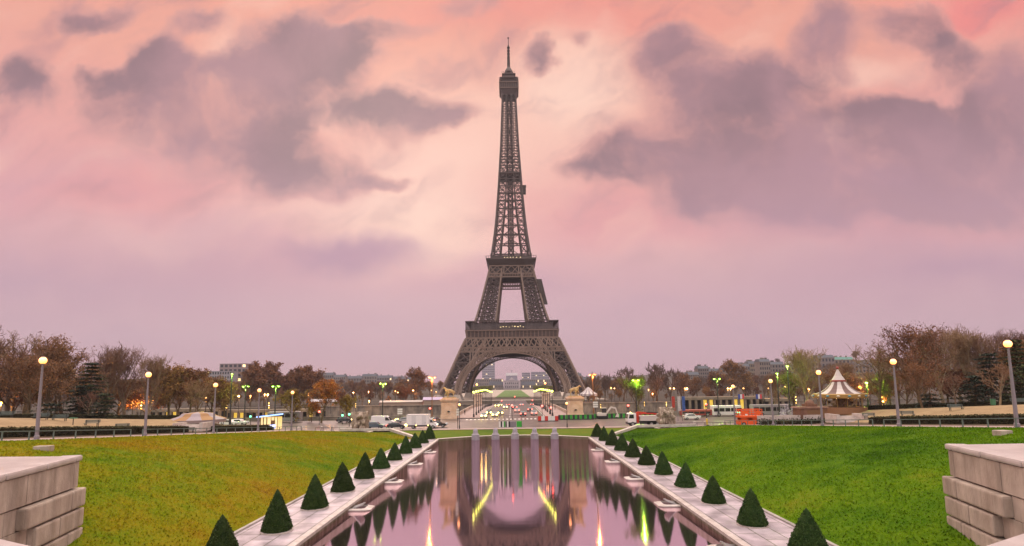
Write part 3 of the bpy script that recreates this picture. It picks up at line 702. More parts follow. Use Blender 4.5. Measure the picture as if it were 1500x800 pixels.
for x in (-2.1, 2.1):
    for y in (-2, 2): b.beam((x, y, 119), (x, y, 276), 1.0)
for k in range(38):
    z = 119 + 4.1 * k
    for y in (-2, 2): b.beam((-2.1, y, z), (2.1, y, z + 4.1), .55); b.beam((2.1, y, z), (-2.1, y, z + 4.1), .55)
    b.beam((-2.1, -2, z), (2.1, -2, z), .4)
b.build('lift_column', [iron_d], tw, fix=False)
b = MB(); zq = 196.5
b.box((0, 0, zq), (20.4, 20.4, .6)); b.box((0, 0, zq - 1.0), (18.6, 18.6, 1.0), top=(20.0, 20.0)); b.build('middle_landing', iron, tw)
b = MB(); b.box((11.2, -8.0, 181), (5.0, 4.5, 6.2)); b.box((11.2, -8, 184.5), (5.6, 5.2, .6)); b.build('lift_cabin', iron_d, tw)
b = MB(); b.box((25.2, -22.5, 88), (4.4, 3.6, 21)); o = b.build('maintenance_shroud', iron_d, tw); 
for v in o.data.vertices: v.co.x -= (v.co.z - 88) * .22
b = MB(); ringbox(b, 5.9, 271, 7.9, 276.2, 1.0); b.box((0, 0, 276.6), (16.8, 16.8, .8), m=1); ringbox(b, 7.8, 277, 7.8, 281.4, .5); b.box((0, 0, 281.8), (17.6, 17.6, .7), m=1)
def cage(r):
    for k in range(11): x = -8.5 + 1.7 * k; b.beam(r(x, -8.5, 282), r(x, -7.8, 286.6), .28)
    b.beam(r(-7.8, -7.8, 286.6), r(7.8, -7.8, 286.6), .5)
    for k in range(9): x = -8 + 2 * k; b.beam(r(x, -8.6, 277), r(x, -8.6, 281.4), .35, m=1)
rot4(cage); b.box((0, 0, 284), (12.5, 12.5, 5), m=0); b.box((0, 0, 287), (15, 15, .6), m=1)
b.build('third_platform', [iron, iron_l], tw)
b = MB(); b.box((0, 0, 289), (10.4, 10.4, 3.6)); b.box((0, 0, 291.2), (12.2, 12.2, .6)); b.box((0, 0, 293.3), (7.4, 7.4, 3.8), top=(6, 6)); b.lathe([(4.2, 295), (3.6, 297), (2.4, 299), (1.5, 300.4), (1.3, 303)], n=12)
for k in range(10):
    t = k * .63; b.beam((5.6 * math.cos(t), 5.6 * math.sin(t), 290), (6.1 * math.cos(t), 6.1 * math.sin(t), 295 + (k % 3)), .35)
b.build('cupola', iron, tw)
b = MB(); b.lathe([(1.5, 302), (1.2, 312), (.9, 313), (.7, 322), (.35, 323), (.3, 329.4)], n=8)
for z in (304, 307, 310, 314, 317, 320): b.box((0, 0, z), (2.6, 2.6, .5)); 
b.ball((0, 0, 329.6), .8); b.build('antenna', iron_d, tw)

# ------------------------------------------------------------------ flank walls in the foreground
wst = mat('flank_wall_stone', (.30, .225, .18), .72, col2=(.54, .43, .36), scale=.9, bump=.03, bscale=9, world=True, stretch=(1, 1, .45), lo=.3, hi=.7, streak=.26)
cap_m = mat('wall_cap_stone', (.44, .36, .34), .3, col2=(.54, .45, .43), scale=1.0, bump=.004, bscale=10, world=True)
joint = mat('wall_joint', (.07, .055, .035), .95, col2=(.05, .07, .02), scale=2, world=True)
def flank(s):
    side = 'left' if s < 0 else 'right'
    # face line in plan, from the far corner back towards the viewer, gently curving
    def F(q, off=0.0):        # q metres from the corner along the face; off outwards (to the pond)
        ang = R(16.5) - q * R(.55); x = -24.0 + .287 * q - .0016 * q * q; y = 30 - .958 * q
        nx, ny = math.cos(ang), math.sin(ang)
        return Vector((s * -(x + off * nx), y + off * ny, 0)) if s > 0 else Vector((x + off * nx, y + off * ny, 0))
    root = thing('stone_wall', 'massive %s foreground flank wall of pale stone with rusticated corner blocks' % side, 'wall', (0, 0, 0))
    def slab(name, q0, q1, z0, z1, o0, o1, material, bev=.06):
        a, c = F(q0), F(q1); mid = F((q0 + q1) / 2, (o0 + o1) / 2); d = c - a
        b = MB(); b.bevbox((mid.x, mid.y, (z0 + z1) / 2), (d.length, abs(o1 - o0), z1 - z0), math.atan2(d.y, d.x), bev)
        return b.build(name, material, root)
    # core
    qs = lin(0, 22, 12); b = MB()
    P0 = [F(q, -.35) for q in qs]; far = [(s * 24.3, 30.0), (s * 44, 31), (s * 44, 8)]
    poly = [(s * 24.2, 29.9)] + [(p.x, p.y) for p in P0[0:]] + [(s * 44, 8.2), (s * 44, 30.8)]
    b.prism(poly, -.9, 6.1, axis='z'); b.build('core', joint, root)
    poly2 = [(p.x, p.y) for p in (F(q, -.45) for q in [0.2] + qs[1:])] + [(s * 44, 8.3), (s * 44, 30.7)]
    b = MB(); b.prism(poly2, 6.12, 6.40, axis='z'); b.build('wall_top', cap_m, root)
    rr = random.Random(11 + s); q = -.2
    for ln in (.7, 2.9, 3.2, 3.0, 3.3, 3.2, 3.0, 3.0): slab('cap_stone', q, q + ln - .05, 6.10, 6.42, -.9, .10, cap_m, .11); q += ln
    q = -.05
    for ln in (.55, 4.3, 3.6, 3.9, 4.0, 4.0): slab('panel_stone', q, q + ln - .05, 4.72, 6.08, -.6, .0, wst, .02); q += ln
    zt = 4.68
    for i, (qa, qb, tail) in enumerate([(-.38, 1.15, 5.3), (-.3, 2.2, 4.35), (-.3, 1.3, 5.4), (-.3, 2.4, 4.4), (-.38, 1.2, 5.3)]):
        h = 1.06; z0 = zt - h
        slab('quoin_block', qa, qb - .04, z0 + .045, zt - .045, -.6, .30, wst, .10); slab('quoin_block', qb, tail, z0 + .045, zt - .045, -.6, .30, wst, .10)
        q = tail + .04
        for ln in (1.5 if i % 2 else .9, 2.6, 2.7, 2.8, 2.8, 2.8):
            slab('panel_stone', q, q + ln - .03, z0 + .01, zt - .01, -.6, -.06, wst, .02); q += ln
        zt = z0
    return root
flank(-1); flank(1)
def ledge(s, pts):
    side = 'left' if s < 0 else 'right'
    root = thing('stone_parapet', 'low pale stone parapet top cutting across the bottom %s corner' % side, 'parapet')
    b = MB(); b.prism(pts, 0, 5.95, axis='z'); b.build('body', wst, root)
    c = Vector((sum(p[0] for p in pts) / len(pts), sum(p[1] for p in pts) / len(pts), 0)); q = [((p[0] - c.x) * 1.03 + c.x, (p[1] - c.y) * 1.03 + c.y) for p in pts]
    b = MB(); b.prism(q, 5.98, 6.2, axis='z'); b.build('coping', cap_m, root)
pa, pb = G(1452, 800, 6.2), G(1500, 784, 6.2); d = pb - pa
ledge(1, [(pa.x - d.x * .35, pa.y - d.y * .35), (pb.x + d.x * 1.2, pb.y + d.y * 1.2), (pb.x + d.x * 1.2 + 1, 9), (pa.x, 9.2)])
pa, pb = G(34, 800, 6.2), G(0, 792, 6.2); d = pb - pa
ledge(-1, [(pa.x - d.x * .35, pa.y - d.y * .35), (pb.x + d.x * 1.2, pb.y + d.y * 1.2), (pb.x + d.x * 1.2 - 1, 9), (pa.x, 9.2)])
for px, py, w in ((64, 657, 1.0), (1469, 640, 1.1)):
    p = Q(px, py, 42.5); b = MB(); b.bevbox((p.x, 42.5, T(p.x, 42.5) + .1), (1.1, .7, .5), R(8), .06)
    tag(b.build('stone_block', wst), 'squared stone block lying on the grass above the %s flank wall' % ('left' if px < 700 else 'right'), 'stone block')

# ------------------------------------------------------------------ clipped cones along the basin
yew = mat('yew_foliage', (.012, .028, .006), .9, col2=(.028, .048, .010), scale=2.2, rnd=.3, spec=.15)
yew_b = mat('yew_leaf', (.018, .044, .008), .85, col2=(.050, .080, .018), scale=3.0, rnd=.3, spec=.2)
def make_cone(seed, brown=0):
    r = random.Random(seed)
    root = thing('cone_shrub', 'x', 'shrub')
    b = MB(); prof = [(.98, 0.1), (1.0, .22), (.88, .6), (.69, 1.2), (.46, 1.8), (.25, 2.3), (.11, 2.58), (.02, 2.72)]; n = 26
    fine = []
    for (r0, z0), (r1, z1) in zip(prof, prof[1:]):
        for k in range(3): fine.append((r0 + (r1 - r0) * k / 3, z0 + (z1 - z0) * k / 3))
    fine.append(prof[-1]); b.lathe(fine, n=n)
    b.v = [(x * (1 + .13 * mnoise.noise((x * 2.0 + seed, y * 2.4, z * 2.4)) + .03 * mnoise.noise((x * 9, y * 9, z * 9 + seed))), y * (1 + .13 * mnoise.noise((x * 2.0 + seed, y * 2.4, z * 2.4))), z) for x, y, z in b.v]
    for k in range(4200):                           # needle sprays just proud of the clipped surface
        u = 1 - math.sqrt(r.random()); z = .12 + u * 2.5; rad = interp([(z_, r_) for r_, z_ in prof], z) * (1 + .08 * mnoise.noise((math.cos(k) * 2.4, seed, z * 2.4)))
        t = r.uniform(0, 6.283); rad *= 1.0 + r.uniform(-.02, .085); c = Vector((rad * math.cos(t), rad * math.sin(t), z)); w = r.uniform(.03, .075)
        d = Vector((r.gauss(0, 1), r.gauss(0, 1), r.gauss(0, 1))).normalized() * w; e = d.cross(Vector((r.gauss(0, 1), r.gauss(0, 1), r.gauss(0, 1)))).normalized() * w
        b.add([c - d, c + e, c + d], [(0, 1, 2)], 1)
    b.build('foliage', [yew, yew_b], root, fix=False)
    b = MB(); b.lathe([(1.12, -.02), (1.12, .07), (1.02, .09), (.9, .09)], n=28); b.build('stone_ring', stone_l, root)
    return Maker(root)
cones = [make_cone(k) for k in range(3)]
for s in (-1, 1):
    for k in range(11):
        y = 31.6 + 6.95 * k; side = 'left' if s < 0 else 'right'
        x = s * (16.75 - .11 * k)
        if k in (0, 10): lab = 'dark clipped cone shrub on the %s walk, %s' % (side, 'nearest the camera and cut by the frame' if k == 0 else 'last and smallest before the road')
        else: lab = 'dark clipped cone shrub on the %s walk, %s from the camera' % (side, ORD[k])
        sc = rng.uniform(.93, 1.04); cn = cones[(k * 2 + (s > 0)) % 3].place((x, y, 0), rng.uniform(0, 6), lab, 'clipped cone shrubs along the basin', (sc * rng.uniform(.93, 1.08), sc * rng.uniform(.93, 1.08), sc * rng.uniform(.9, 1.08)))
        cn.children[0].rotation_euler = (rng.gauss(0, .02), rng.gauss(0, .02), 0)

# ------------------------------------------------------------------ jet troughs in the basin and the shrouded fountain heads
steel = mat('nozzle_steel', (.35, .33, .33), .4, metal=.8)
silt = mat('red_silt', (.16, .07, .04), .95, col2=(.08, .09, .03), scale=3)
root = thing('jet_trough', 'x', 'fountain trough')
b = MB()
outer = [(0, -1.0), (1.55, -1.0), (1.95, -.75), (1.95, .75), (1.55, 1.0), (0, 1.0)]
inner = [(0, -.72), (1.15, -.72), (1.35, -.55), (1.35, .55), (1.15, .72), (0, .72)]
n = len(outer); b.v = [(x, y, -.75) for x, y in outer] + [(x * .97, y * .97, .02) for x, y in outer] + [(x, y, .12) for x, y in inner] + [(x, y, -.25) for x, y in inner]
for l in range(3): b.f += [(l * n + k, l * n + (k + 1) % n, (l + 1) * n + (k + 1) % n, (l + 1) * n + k) for k in range(n)]
b.m = [0] * len(b.f); b.build('basin', stone_l, root)
b = MB(); b.add([(x, y, -.16) for x, y in inner], [tuple(range(n))]); b.build('silt', silt, root)
for k in range(5):
    b = MB(); y = -.5 + .25 * k; b.tube((.12, y, .02), (1.0, y + .05, .34), .055, .045); b.tube((.5, y, -.14), (.5, y, .16), .05); b.tube((.9, y + .05, .3), (1.08, y + .05, .37), .075, .075); b.build('nozzle', steel, root)
TR = Maker(root)
for s in (-1, 1):
    for k in range(5):
        y = 34.3 + 12.6 * k; side = 'left' if s < 0 else 'right'
        TR.place((s * 13.95, y, -.34), 0 if s < 0 else math.pi, 'stone trough of jet nozzles on the %s side of the pond, %s%s' % (side, ORD[k], ' in line'), 'jet troughs in the pond', (.98, 1.0, .9))
shroud = mat('grey_fountain_stone', (.30, .25, .29), .7, col2=(.38, .32, .36), scale=2, bump=.02)
root = thing('fountain_head', 'x', 'fountain')
b = MB(); b.lathe([(.74, -.5), (.76, .2), (.74, .7), (.68, .95), (.56, 1.2), (.46, 1.36), (.46, 1.62), (.42, 1.9), (.28, 2.12), (.1, 2.22), (.01, 2.26)], n=20)
b.v = [(x * (1 + .05 * mnoise.noise((x * 3, y * 3, z * 2))), y * (1 + .05 * mnoise.noise((x * 3 + 5, y * 3, z * 2))), z) for x, y, z in b.v]; b.build('body', shroud, root, smooth=True)
b = MB(); b.lathe([(.78, 1.0), (.70, 1.06), (.6, 1.1)], n=20); b.build('rim_band', shroud, root)
FH = Maker(root)
for k, px in enumerate((697, 726, 754.5, 783, 812)):
    p = Q(px, 640, 103.2); FH.place((p.x, 103.2 - abs(k - 2) * .45, -.42), k * 1.3, 'grey rounded fountain head at the far end of the pond, %s' % ['leftmost', 'second from left', 'middle one', 'second from right', 'rightmost'][k], 'grey fountain heads in the pond')
# ------------------------------------------------------------------ lamps
LD = {}
def lamp_light(parent, loc, watts, col):        # the lamp's own light, just under its globe
    k = (watts, col)
    if k not in LD:
        d = bpy.data.lights.new('lamp_light', 'POINT'); d.energy = watts; d.color = col; d.shadow_soft_size = 0.0; LD[k] = d
    o = bpy.data.objects.new('lamp_light', LD[k]); C.objects.link(o); o.parent = parent; o.location = loc
AMB = (1.0, .42, .10)
pole_g = mat('grey_painted_steel', (.20, .17, .19), .5, spec=.5); pole_d = mat('dark_steel', (.03, .028, .03), .5); pole_o = mat('rust_orange_steel', (.22, .09, .04), .6)
orange = glow_mat('orange_lamp_glow', (1.0, .33, .03), 2.9); orange2 = glow_mat('amber_lamp_glow', (1.0, .36, .035), 5.0)
green = glow_mat('green_lamp_glow', (.55, 1.0, .04), 5.0); yelg = glow_mat('yellow_green_lamp_glow', (.80, 1.0, .05), 4.5)
root = thing('street_lamp', 'x', 'street lamp')
b = MB(); b.lathe([(.24, 0), (.24, .35), (.17, .42), (.165, 2.2), (.09, 7.4), (.12, 7.5), (.16, 7.58)], n=10); b.build('pole', pole_g, root)
b = MB(); b.lathe([(.2, 8.22), (.16, 8.3), (.01, 8.33)], n=12); b.build('lamp_cap', pole_g, root)
b = MB(); b.lathe([(.12, 7.56), (.25, 7.64), (.33, 7.80), (.34, 7.95), (.27, 8.12), (.14, 8.22), (.05, 8.24)], n=16); b.build('globe', orange, root, smooth=True); lamp_light(root, (0, 0, 7.3), 1600, AMB)
PL = Maker(root)
for s, lst in ((-1, [(55, 54), (213, 70), (313, 89), (378, 104), (427, 113)]), (1, [(1490, 51), (1317, 66), (1205, 80), (1133, 97), (1077, 112)])):
    for k, (px, y) in enumerate(lst):
        x = Q(px, 625, y).x; side = 'left' if s < 0 else 'right'
        PL.place((x, y, T(x, y)), 0, 'tall grey lamp post with lit orange globe on the %s path, %s from the camera' % (side, ORD[k]), 'globe lamps on the side paths')
def tall_lamp(name, px, ptop, pbase, Y, gm, label, heads=2, pm=None, group='tall lamps by the crossing', zb=None):
    t = Q(px, ptop, Y); z0 = zb if zb is not None else Q(px, pbase, Y).z; h = t.z - z0
    root = thing(name, label, 'street lamp', (t.x, Y, z0), 0, group)
    b = MB(); b.lathe([(.26, 0), (.24, 1.2), (.16, 1.3), (.10, h)], n=8); b.build('pole', pm or pole_d, root)
    b = MB(); b.tube((-.7, 0, h), (.7, 0, h), .06) if heads == 2 else b.tube((0, 0, h), (0, -.3, h + .1), .06); b.build('arm', pm or pole_d, root)
    for s in ((-1, 1) if heads == 2 else (0,)):
        b = MB(); b.box((s * .75, 0, h + .12), (.5, .5, .16)); q = b.build('lamp_head', pm or pole_d, root)
        b = MB(); b.lathe([(.05, -.12), (.24, .0), (.26, .1)], (s * .75, 0, h - .06), 10); b.build('lamp_glass', gm, q)
    lamp_light(root, (0, -.5, h - .6), 2200 if px == 931 else 1500, (.45, 1.0, .08) if gm is green else AMB)
tall_lamp('street_lamp', 340, 548, 622, 128, green, 'tall dark lamp post with single green light left of the blue kiosk', 1)
tall_lamp('street_lamp', 360, 566, 620, 150, green, 'dark twin lamp post with green lights behind the left hedge', 2)
tall_lamp('street_lamp', 404, 566, 625, 130, green, 'dark twin lamp post with green lights beside the blue kiosk', 2)
tall_lamp('street_lamp', 561, 562, 615, 148, green, 'dark twin lamp post with green lights behind the white van', 2)
tall_lamp('street_lamp', 633, 553, 614, 152, orange2, 'rusty twin lamp post with orange lights behind the lorry', 2, pole_o)
tall_lamp('street_lamp', 868, 549, 606, 152, orange2, 'rusty twin lamp post with orange lights right of the bridge', 2, pole_o)
tall_lamp('street_lamp', 931, 557, 604, 150, green, 'dark twin lamp post with green lights inside the green lit tree', 2)
tall_lamp('street_lamp', 1050, 555, 606, 150, green, 'dark twin lamp post with green lights before the long arcade', 2)
tall_lamp('street_lamp', 1138, 547, 612, 125, green, 'dark lamp post with green light right of the orange lift', 1)
tall_lamp('street_lamp', 1153, 536, 600, 118, green, 'taller dark lamp post with green light by the white frosted trees', 1)
tall_lamp('street_lamp', 1269, 561, 600, 112, green, 'short lamp post with green light beside the carousel', 1)
for px, py, pb, Y in ((673, 593, 629, 119), (830, 591, 626.5, 119)):
    t = Q(px, py, Y); zb = Q(px, pb, Y).z; h = t.z - zb
    root = thing('street_lamp', 'dark slim lamp post with amber globe at the road edge, %s of the pond axis' % ('left' if px < 750 else 'right'), 'street lamp', (t.x, Y, zb))
    b = MB(); b.lathe([(.14, 0), (.13, .8), (.08, .9), (.06, h - .2)], n=8); b.build('pole', pole_d, root); b = MB(); b.ball((0, 0, h), .28, 12); b.build('globe', orange, root, smooth=True); lamp_light(root, (0, 0, h - .45), 900, AMB)
root = thing('bridge_lamp', 'x', 'street lamp')
b = MB(); b.lathe([(.28, 0), (.26, .9), (.13, 1.1), (.09, 7.0)], n=8); b.build('pole', pole_d, root)
b = MB(); b.lathe([(.1, 7.05), (.28, 7.2), (.34, 7.42), (.22, 7.62), (.02, 7.68)], n=12); b.build('lantern', yelg, root, smooth=True)
BL = Maker(root)
for s in (-1, 1):
    for k in range(13):
        y = 160 + 11.4 * k; BL.place((s * 11.7, y, zf(y - 157) + .14), 0, 'bridge lamp with glowing yellow green lantern, %s in the %s row' % (ORD[k], 'left' if s < 0 else 'right'), 'yellow green lamps along the bridge')
# small lamps among the trees of both embankments
root = thing('quay_lamp', 'x', 'street lamp')
b = MB(); b.lathe([(.12, -3.5), (.10, 6)], n=6); b.build('pole', pole_d, root); b = MB(); b.ball((0, 0, 6.2), .30, 8); b.build('globe', orange2, root, smooth=True); lamp_light(root, (0, -.3, 5.7), 2000, AMB)
QL = Maker(root)
root = thing('quay_lamp', 'x', 'street lamp')
b = MB(); b.lathe([(.12, -3.5), (.10, 4)], n=6); b.build('pole', pole_d, root)
for z in (2.4, 3.3, 4.2): b = MB(); b.ball((0, 0, z), .16, 8); b.build('globe', glow_mat('yellow_lamp_glow', (1.0, .55, .05), 5.0), root, smooth=True)
lamp_light(root, (0, -.6, 3.3), 700, (1.0, .55, .12))
QL2 = Maker(root)
for i, (px, py, Y) in enumerate([(2, 590, 130), (195, 586, 150), (223, 583, 150), (302, 583, 160), (350, 580, 210), (367, 580, 210), (388, 578, 210), (392, 578, 214), (452, 577, 250), (485, 576, 250), (518, 575, 290), (540, 574, 320), (541, 587, 320), (572, 587, 320), (579, 573, 320), (583, 575, 324), (605, 572, 330), (632, 572, 330), (639, 574, 335), (895, 568, 325), (900, 569, 330), (950, 571, 330), (956, 577, 300), (982, 569, 330), (987, 569, 330), (1003, 569, 260), (1006, 569, 262), (1066, 569, 250), (1070, 569, 252), (1089, 569, 240), (1125, 569, 230), (1150, 567, 230), (1259, 567, 140), (1273, 569, 140), (1185, 570, 150), (1177, 569, 155)]):
    t = Q(px, py, Y); QL.place((t.x, Y, t.z - 6.2), 0, 'small amber lamp glowing among the trees on the %s embankment' % ('left' if px < 750 else 'right'), 'small amber lamps among the embankment trees %s' % ('left' if px < 750 else 'right'))
for i, (px, py, Y) in enumerate([(207, 594, 150), (332, 594, 200), (394, 594, 205), (457, 594, 250), (521, 594, 290), (944, 592, 280), (976, 592, 270), (1038, 590, 240), (1102, 590, 230), (1166, 586, 160), (1293, 588, 125), (880, 595, 290)]):
    t = Q(px, py, Y); QL2.place((t.x, Y, t.z - 3.3), 0, 'short post with a column of yellow lamps on the %s embankment' % ('left' if px < 750 else 'right'), 'yellow lamp columns %s' % ('left' if px < 750 else 'right'))
for px, py in ((698.5, 563.5), (798.5, 561.5)):
    t = Q(px, py, 385); root = thing('esplanade_lamp', 'orange lamp on a tall mast inside the tower arch, %s one' % ('left' if px < 750 else 'right'), 'street lamp', (t.x, 385, BZ))
    b = MB(); b.lathe([(.2, 0), (.12, t.z - BZ)], n=6); b.build('pole', pole_d, root); b = MB(); b.ball((0, 0, t.z - BZ), .75, 10); b.build('globe', orange2, root, smooth=True)
# ------------------------------------------------------------------ railings, chain bollards, benches, hedges
rail_m = mat('green_grey_rail', (.12, .15, .14), .5)
def railing(s, y0, y1, label, xo=43.9):
    root = thing('railing', label, 'railing', (s * xo, y0, 0)); n = max(2, int((y1 - y0) / 2.6))
    for k in range(n + 1):
        y = y0 + (y1 - y0) * k / n; b = MB(); b.box((0, y - y0, T(s * xo, y) + .4), (.09, .09, .9)); b.build('post', rail_m, root)
    b = MB()
    for k in range(n):
        a, c = y0 + (y1 - y0) * k / n, y0 + (y1 - y0) * (k + 1) / n; b.beam((0, a - y0, T(s * xo, a) + .86), (0, c - y0, T(s * xo, c) + .86), .12, .09)
    b.build('rail', rail_m, root)
railing(-1, 36, 62, 'low green metal railing at the top of the left bank, nearer stretch'); railing(-1, 64, 112, 'low green metal railing at the top of the left bank, farther stretch')
railing(1, 36, 64, 'low green metal railing at the top of the right bank, nearer stretch'); railing(1, 66, 112, 'low green metal railing at the top of the right bank, farther stretch')
root = thing('bollard', 'x', 'bollard'); b = MB(); b.lathe([(.3, 0), (.3, .75), (.24, .95), (.05, 1.05)], n=10); b.build('post', stone_l, root); b = MB(); b.lathe([(.36, 0), (.36, .12), (.3, .14)], n=10); b.build('foot', stone_l, root)
BO = Maker(root)
for px, y, d in ((437, 117.6, 'leftmost'), (442, 118.4, 'second'), (471, 117.6, 'third'), (487, 117.6, 'fourth'), (1018, 117.6, 'fifth'), (1033, 117.6, 'sixth'), (1063, 117.6, 'rightmost')):
    BO.place((Q(px, 632, y).x, y, .42), 0, 'stone bollard on the pink pavement beside the road, %s counted from the left' % d, 'stone bollards by the road')
for s, x0, x1 in ((-1, -43, -24), (1, 33, 52)):
    root = thing('railing', 'thin dark pavement railing by the road, %s of the pond' % ('left' if s < 0 else 'right'), 'railing', (0, 117.3, .4)); b = MB()
    for k in range(12): x = x0 + (x1 - x0) * k / 11; q = MB(); q.box((x, 0, .4), (.06, .06, .8)); q.build('post', pole_d, root)
    b.beam((x0, 0, .78), (x1, 0, .78), .06); b.build('rail', pole_d, root)
wood = mat('bench_slats', (.10, .12, .11), .7)
root = thing('bench', 'x', 'bench')
b = MB()
for k in range(3): b.box((0, -.05 + .15 * k, .45), (1.9, .12, .04))
b.build('seat', wood, root); b = MB()
for k in range(3): b.box((0, .42 + .03 * k, .58 + .14 * k), (1.9, .04, .11))
b.build('backrest', wood, root)
for x in (-.75, .75): b = MB(); b.box((x, .02, .22), (.07, .07, .44)); b.box((x, .36, .45), (.07, .07, .9)); b.box((x, .18, .41), (.07, .42, .05)); b.build('leg', pole_d, root)
BN = Maker(root)
for px, py, Y, d in ((5, 624, 76, 'at the frame edge'), (57, 624, 77, 'behind the nearest lamp'), (85, 624, 79, 'left of the green sign'), (133, 623.5, 80, 'right of the green sign'), (177, 623.5, 82, 'nearest the steps')):
    p = Q(px, py, Y); BN.place((p.x, Y, T(p.x, Y)), R(12), 'dark slatted bench on the left sandy terrace, %s' % d, 'park benches on the left terrace', 1.05)
for px, Y, d in ((1499, 76, 'beside the nearest lamp at the frame edge'), (1404, 80, 'alone between the litter bins'), (1332, 84, 'just right of the second lamp'), (1275, 92, 'farther and right of the steps'), (1228, 96, 'by the steps below the carousel'), (275, 92, 'on the left beside the steps')):
    s = 1 if px > 700 else -1; x = Q(px, 620, Y).x; BN.place((x, Y, T(x, Y)), R(-12 if s > 0 else 12), 'dark slatted bench on the sandy terrace, %s' % d, 'park benches on the terraces', 1.05)
binm = mat('green_bin', (.05, .16, .08), .6)
for px, Y, lab in ((1309, 82, 'green litter bin with yellow bag on the right terrace'), (1458, 78, 'green litter bin beside a sign on the right terrace'), (318, 104, 'green litter bin at the end of the left hedge')):
    x = Q(px, 620, Y).x; root = thing('litter_bin', lab, 'bin', (x, Y, T(x, Y))); b = MB(); b.lathe([(.28, .1), (.32, 1.0), (.3, 1.0), (.28, .5)], n=12); b.build('basket', binm, root); b = MB(); b.lathe([(.36, 1.0), (.36, 1.06), (.3, 1.06)], n=12); b.build('rim', pole_d, root)
x = Q(107, 620, 78).x; root = thing('park_sign', 'small green sign board on a post between the left benches', 'sign', (x, 78, T(x, 78))); b = MB(); b.box((0, 0, .5), (.08, .08, 1.0)); b.build('post', pole_d, root); b = MB(); b.box((0, 0, 1.02), (1.0, .3, .16)); b.build('board', binm, root)
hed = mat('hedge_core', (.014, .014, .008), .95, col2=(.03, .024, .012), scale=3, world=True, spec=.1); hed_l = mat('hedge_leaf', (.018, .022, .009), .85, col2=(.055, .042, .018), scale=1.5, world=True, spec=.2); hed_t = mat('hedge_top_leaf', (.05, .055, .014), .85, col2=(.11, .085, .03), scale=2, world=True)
def hedge(label, path, w, h, n, seed=0):
    r = random.Random(seed); root = thing('hedge', label, 'hedge', (0, 0, 0)); b = MB()
    for (a, c) in zip(path, path[1:]):
        steps = 8
        for k in range(steps):
            p = [a[i] + (c[i] - a[i]) * k / steps for i in (0, 1)]; q = [a[i] + (c[i] - a[i]) * (k + 1) / steps for i in (0, 1)]
            za, zb = T(*p), T(*q); b.beam((p[0], p[1], za + h / 2), (q[0], q[1], zb + h / 2), w * .92, h * .96)
    b.build('branches', hed, root); b = MB()
    for k in range(n):
        i = r.randrange(len(path) - 1); u = r.random(); a, c = path[i], path[i + 1]; dx_, dy_ = c[0] - a[0], c[1] - a[1]; l = math.hypot(dx_, dy_); nx, ny = -dy_ / l, dx_ / l
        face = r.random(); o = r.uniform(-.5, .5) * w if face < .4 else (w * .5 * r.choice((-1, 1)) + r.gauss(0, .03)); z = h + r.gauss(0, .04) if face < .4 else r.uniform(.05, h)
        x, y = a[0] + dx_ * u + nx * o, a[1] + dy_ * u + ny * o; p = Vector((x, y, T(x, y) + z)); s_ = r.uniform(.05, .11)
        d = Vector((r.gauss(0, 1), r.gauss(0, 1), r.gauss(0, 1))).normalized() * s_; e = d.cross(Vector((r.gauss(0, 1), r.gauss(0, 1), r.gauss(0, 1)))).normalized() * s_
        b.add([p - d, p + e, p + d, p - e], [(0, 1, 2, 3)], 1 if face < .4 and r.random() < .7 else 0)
    b.build('leaves', [hed_l, hed_t], root, fix=False)
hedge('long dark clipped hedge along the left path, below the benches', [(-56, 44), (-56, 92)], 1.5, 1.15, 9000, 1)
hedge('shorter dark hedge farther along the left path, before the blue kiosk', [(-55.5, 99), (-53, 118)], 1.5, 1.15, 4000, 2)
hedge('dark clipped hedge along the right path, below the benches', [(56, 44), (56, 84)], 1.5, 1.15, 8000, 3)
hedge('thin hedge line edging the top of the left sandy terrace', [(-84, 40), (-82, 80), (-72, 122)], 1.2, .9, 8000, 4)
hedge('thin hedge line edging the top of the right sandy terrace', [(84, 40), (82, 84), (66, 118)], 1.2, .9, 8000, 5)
# low retaining wall with shrubs and steps on the right, steps on the left
for s, pxa, pxb, Y, side in ((1, 1110, 1205, 106, 'right'),):
    a, c = Q(pxa, 620, Y).x, Q(pxb, 620, Y - 6).x; b = MB(); b.beam((a, Y, T(55, Y) + .9), (c, Y - 6, T(55, Y) + 1.3), .4, 1.8)
    tag(b.build('retaining_wall', stone_l), 'low pale retaining wall with shrubs, right of the orange lift', 'wall')
    for k in range(9):
        u = (k + .5) / 9; x, y = a + (c - a) * u, Y - 1 - 6 * u; b = MB(); r = random.Random(k)
        for j in range(260):
            p = Vector((r.gauss(0, .5), r.gauss(0, .35), abs(r.gauss(.5, .3)))); sv = r.uniform(.08, .16); d = Vector((r.gauss(0, 1), r.gauss(0, 1), r.gauss(0, 1))).normalized() * sv; e = d.cross(Vector((r.gauss(0, 1), 1, r.gauss(0, 1)))).normalized() * sv; b.add([p - d, p + e, p + d, p - e], [(0, 1, 2, 3)])
        o = b.build('low_shrub', hed_t if k == 3 else hed_l, fix=False); o.location = (x, y, T(x, y)); tag(o, 'low leafy shrub before the pale retaining wall, %s from the left' % (['first'] + ORD[1:])[k], 'shrub', 'low shrubs before the retaining wall')
for px, Y, side in ((283, 98, 'left'), (1240, 94, 'right')):
    x = Q(px, 620, Y).x; root = thing('stone_steps', 'short flight of stone steps climbing the %s terrace' % side, 'steps', (x, Y, T(x, Y)))
    for k in range(6): b = MB(); b.box((0, -1.2 + .45 * k, .09 + .16 * k), (4.2, .46, .34)); b.build('step', stone_l, root)
    for u in (-2.4, 2.4): b = MB(); b.box((u, 0, .7), (.6, 3.4, 1.5)); b.build('cheek_wall', stone_l, root)
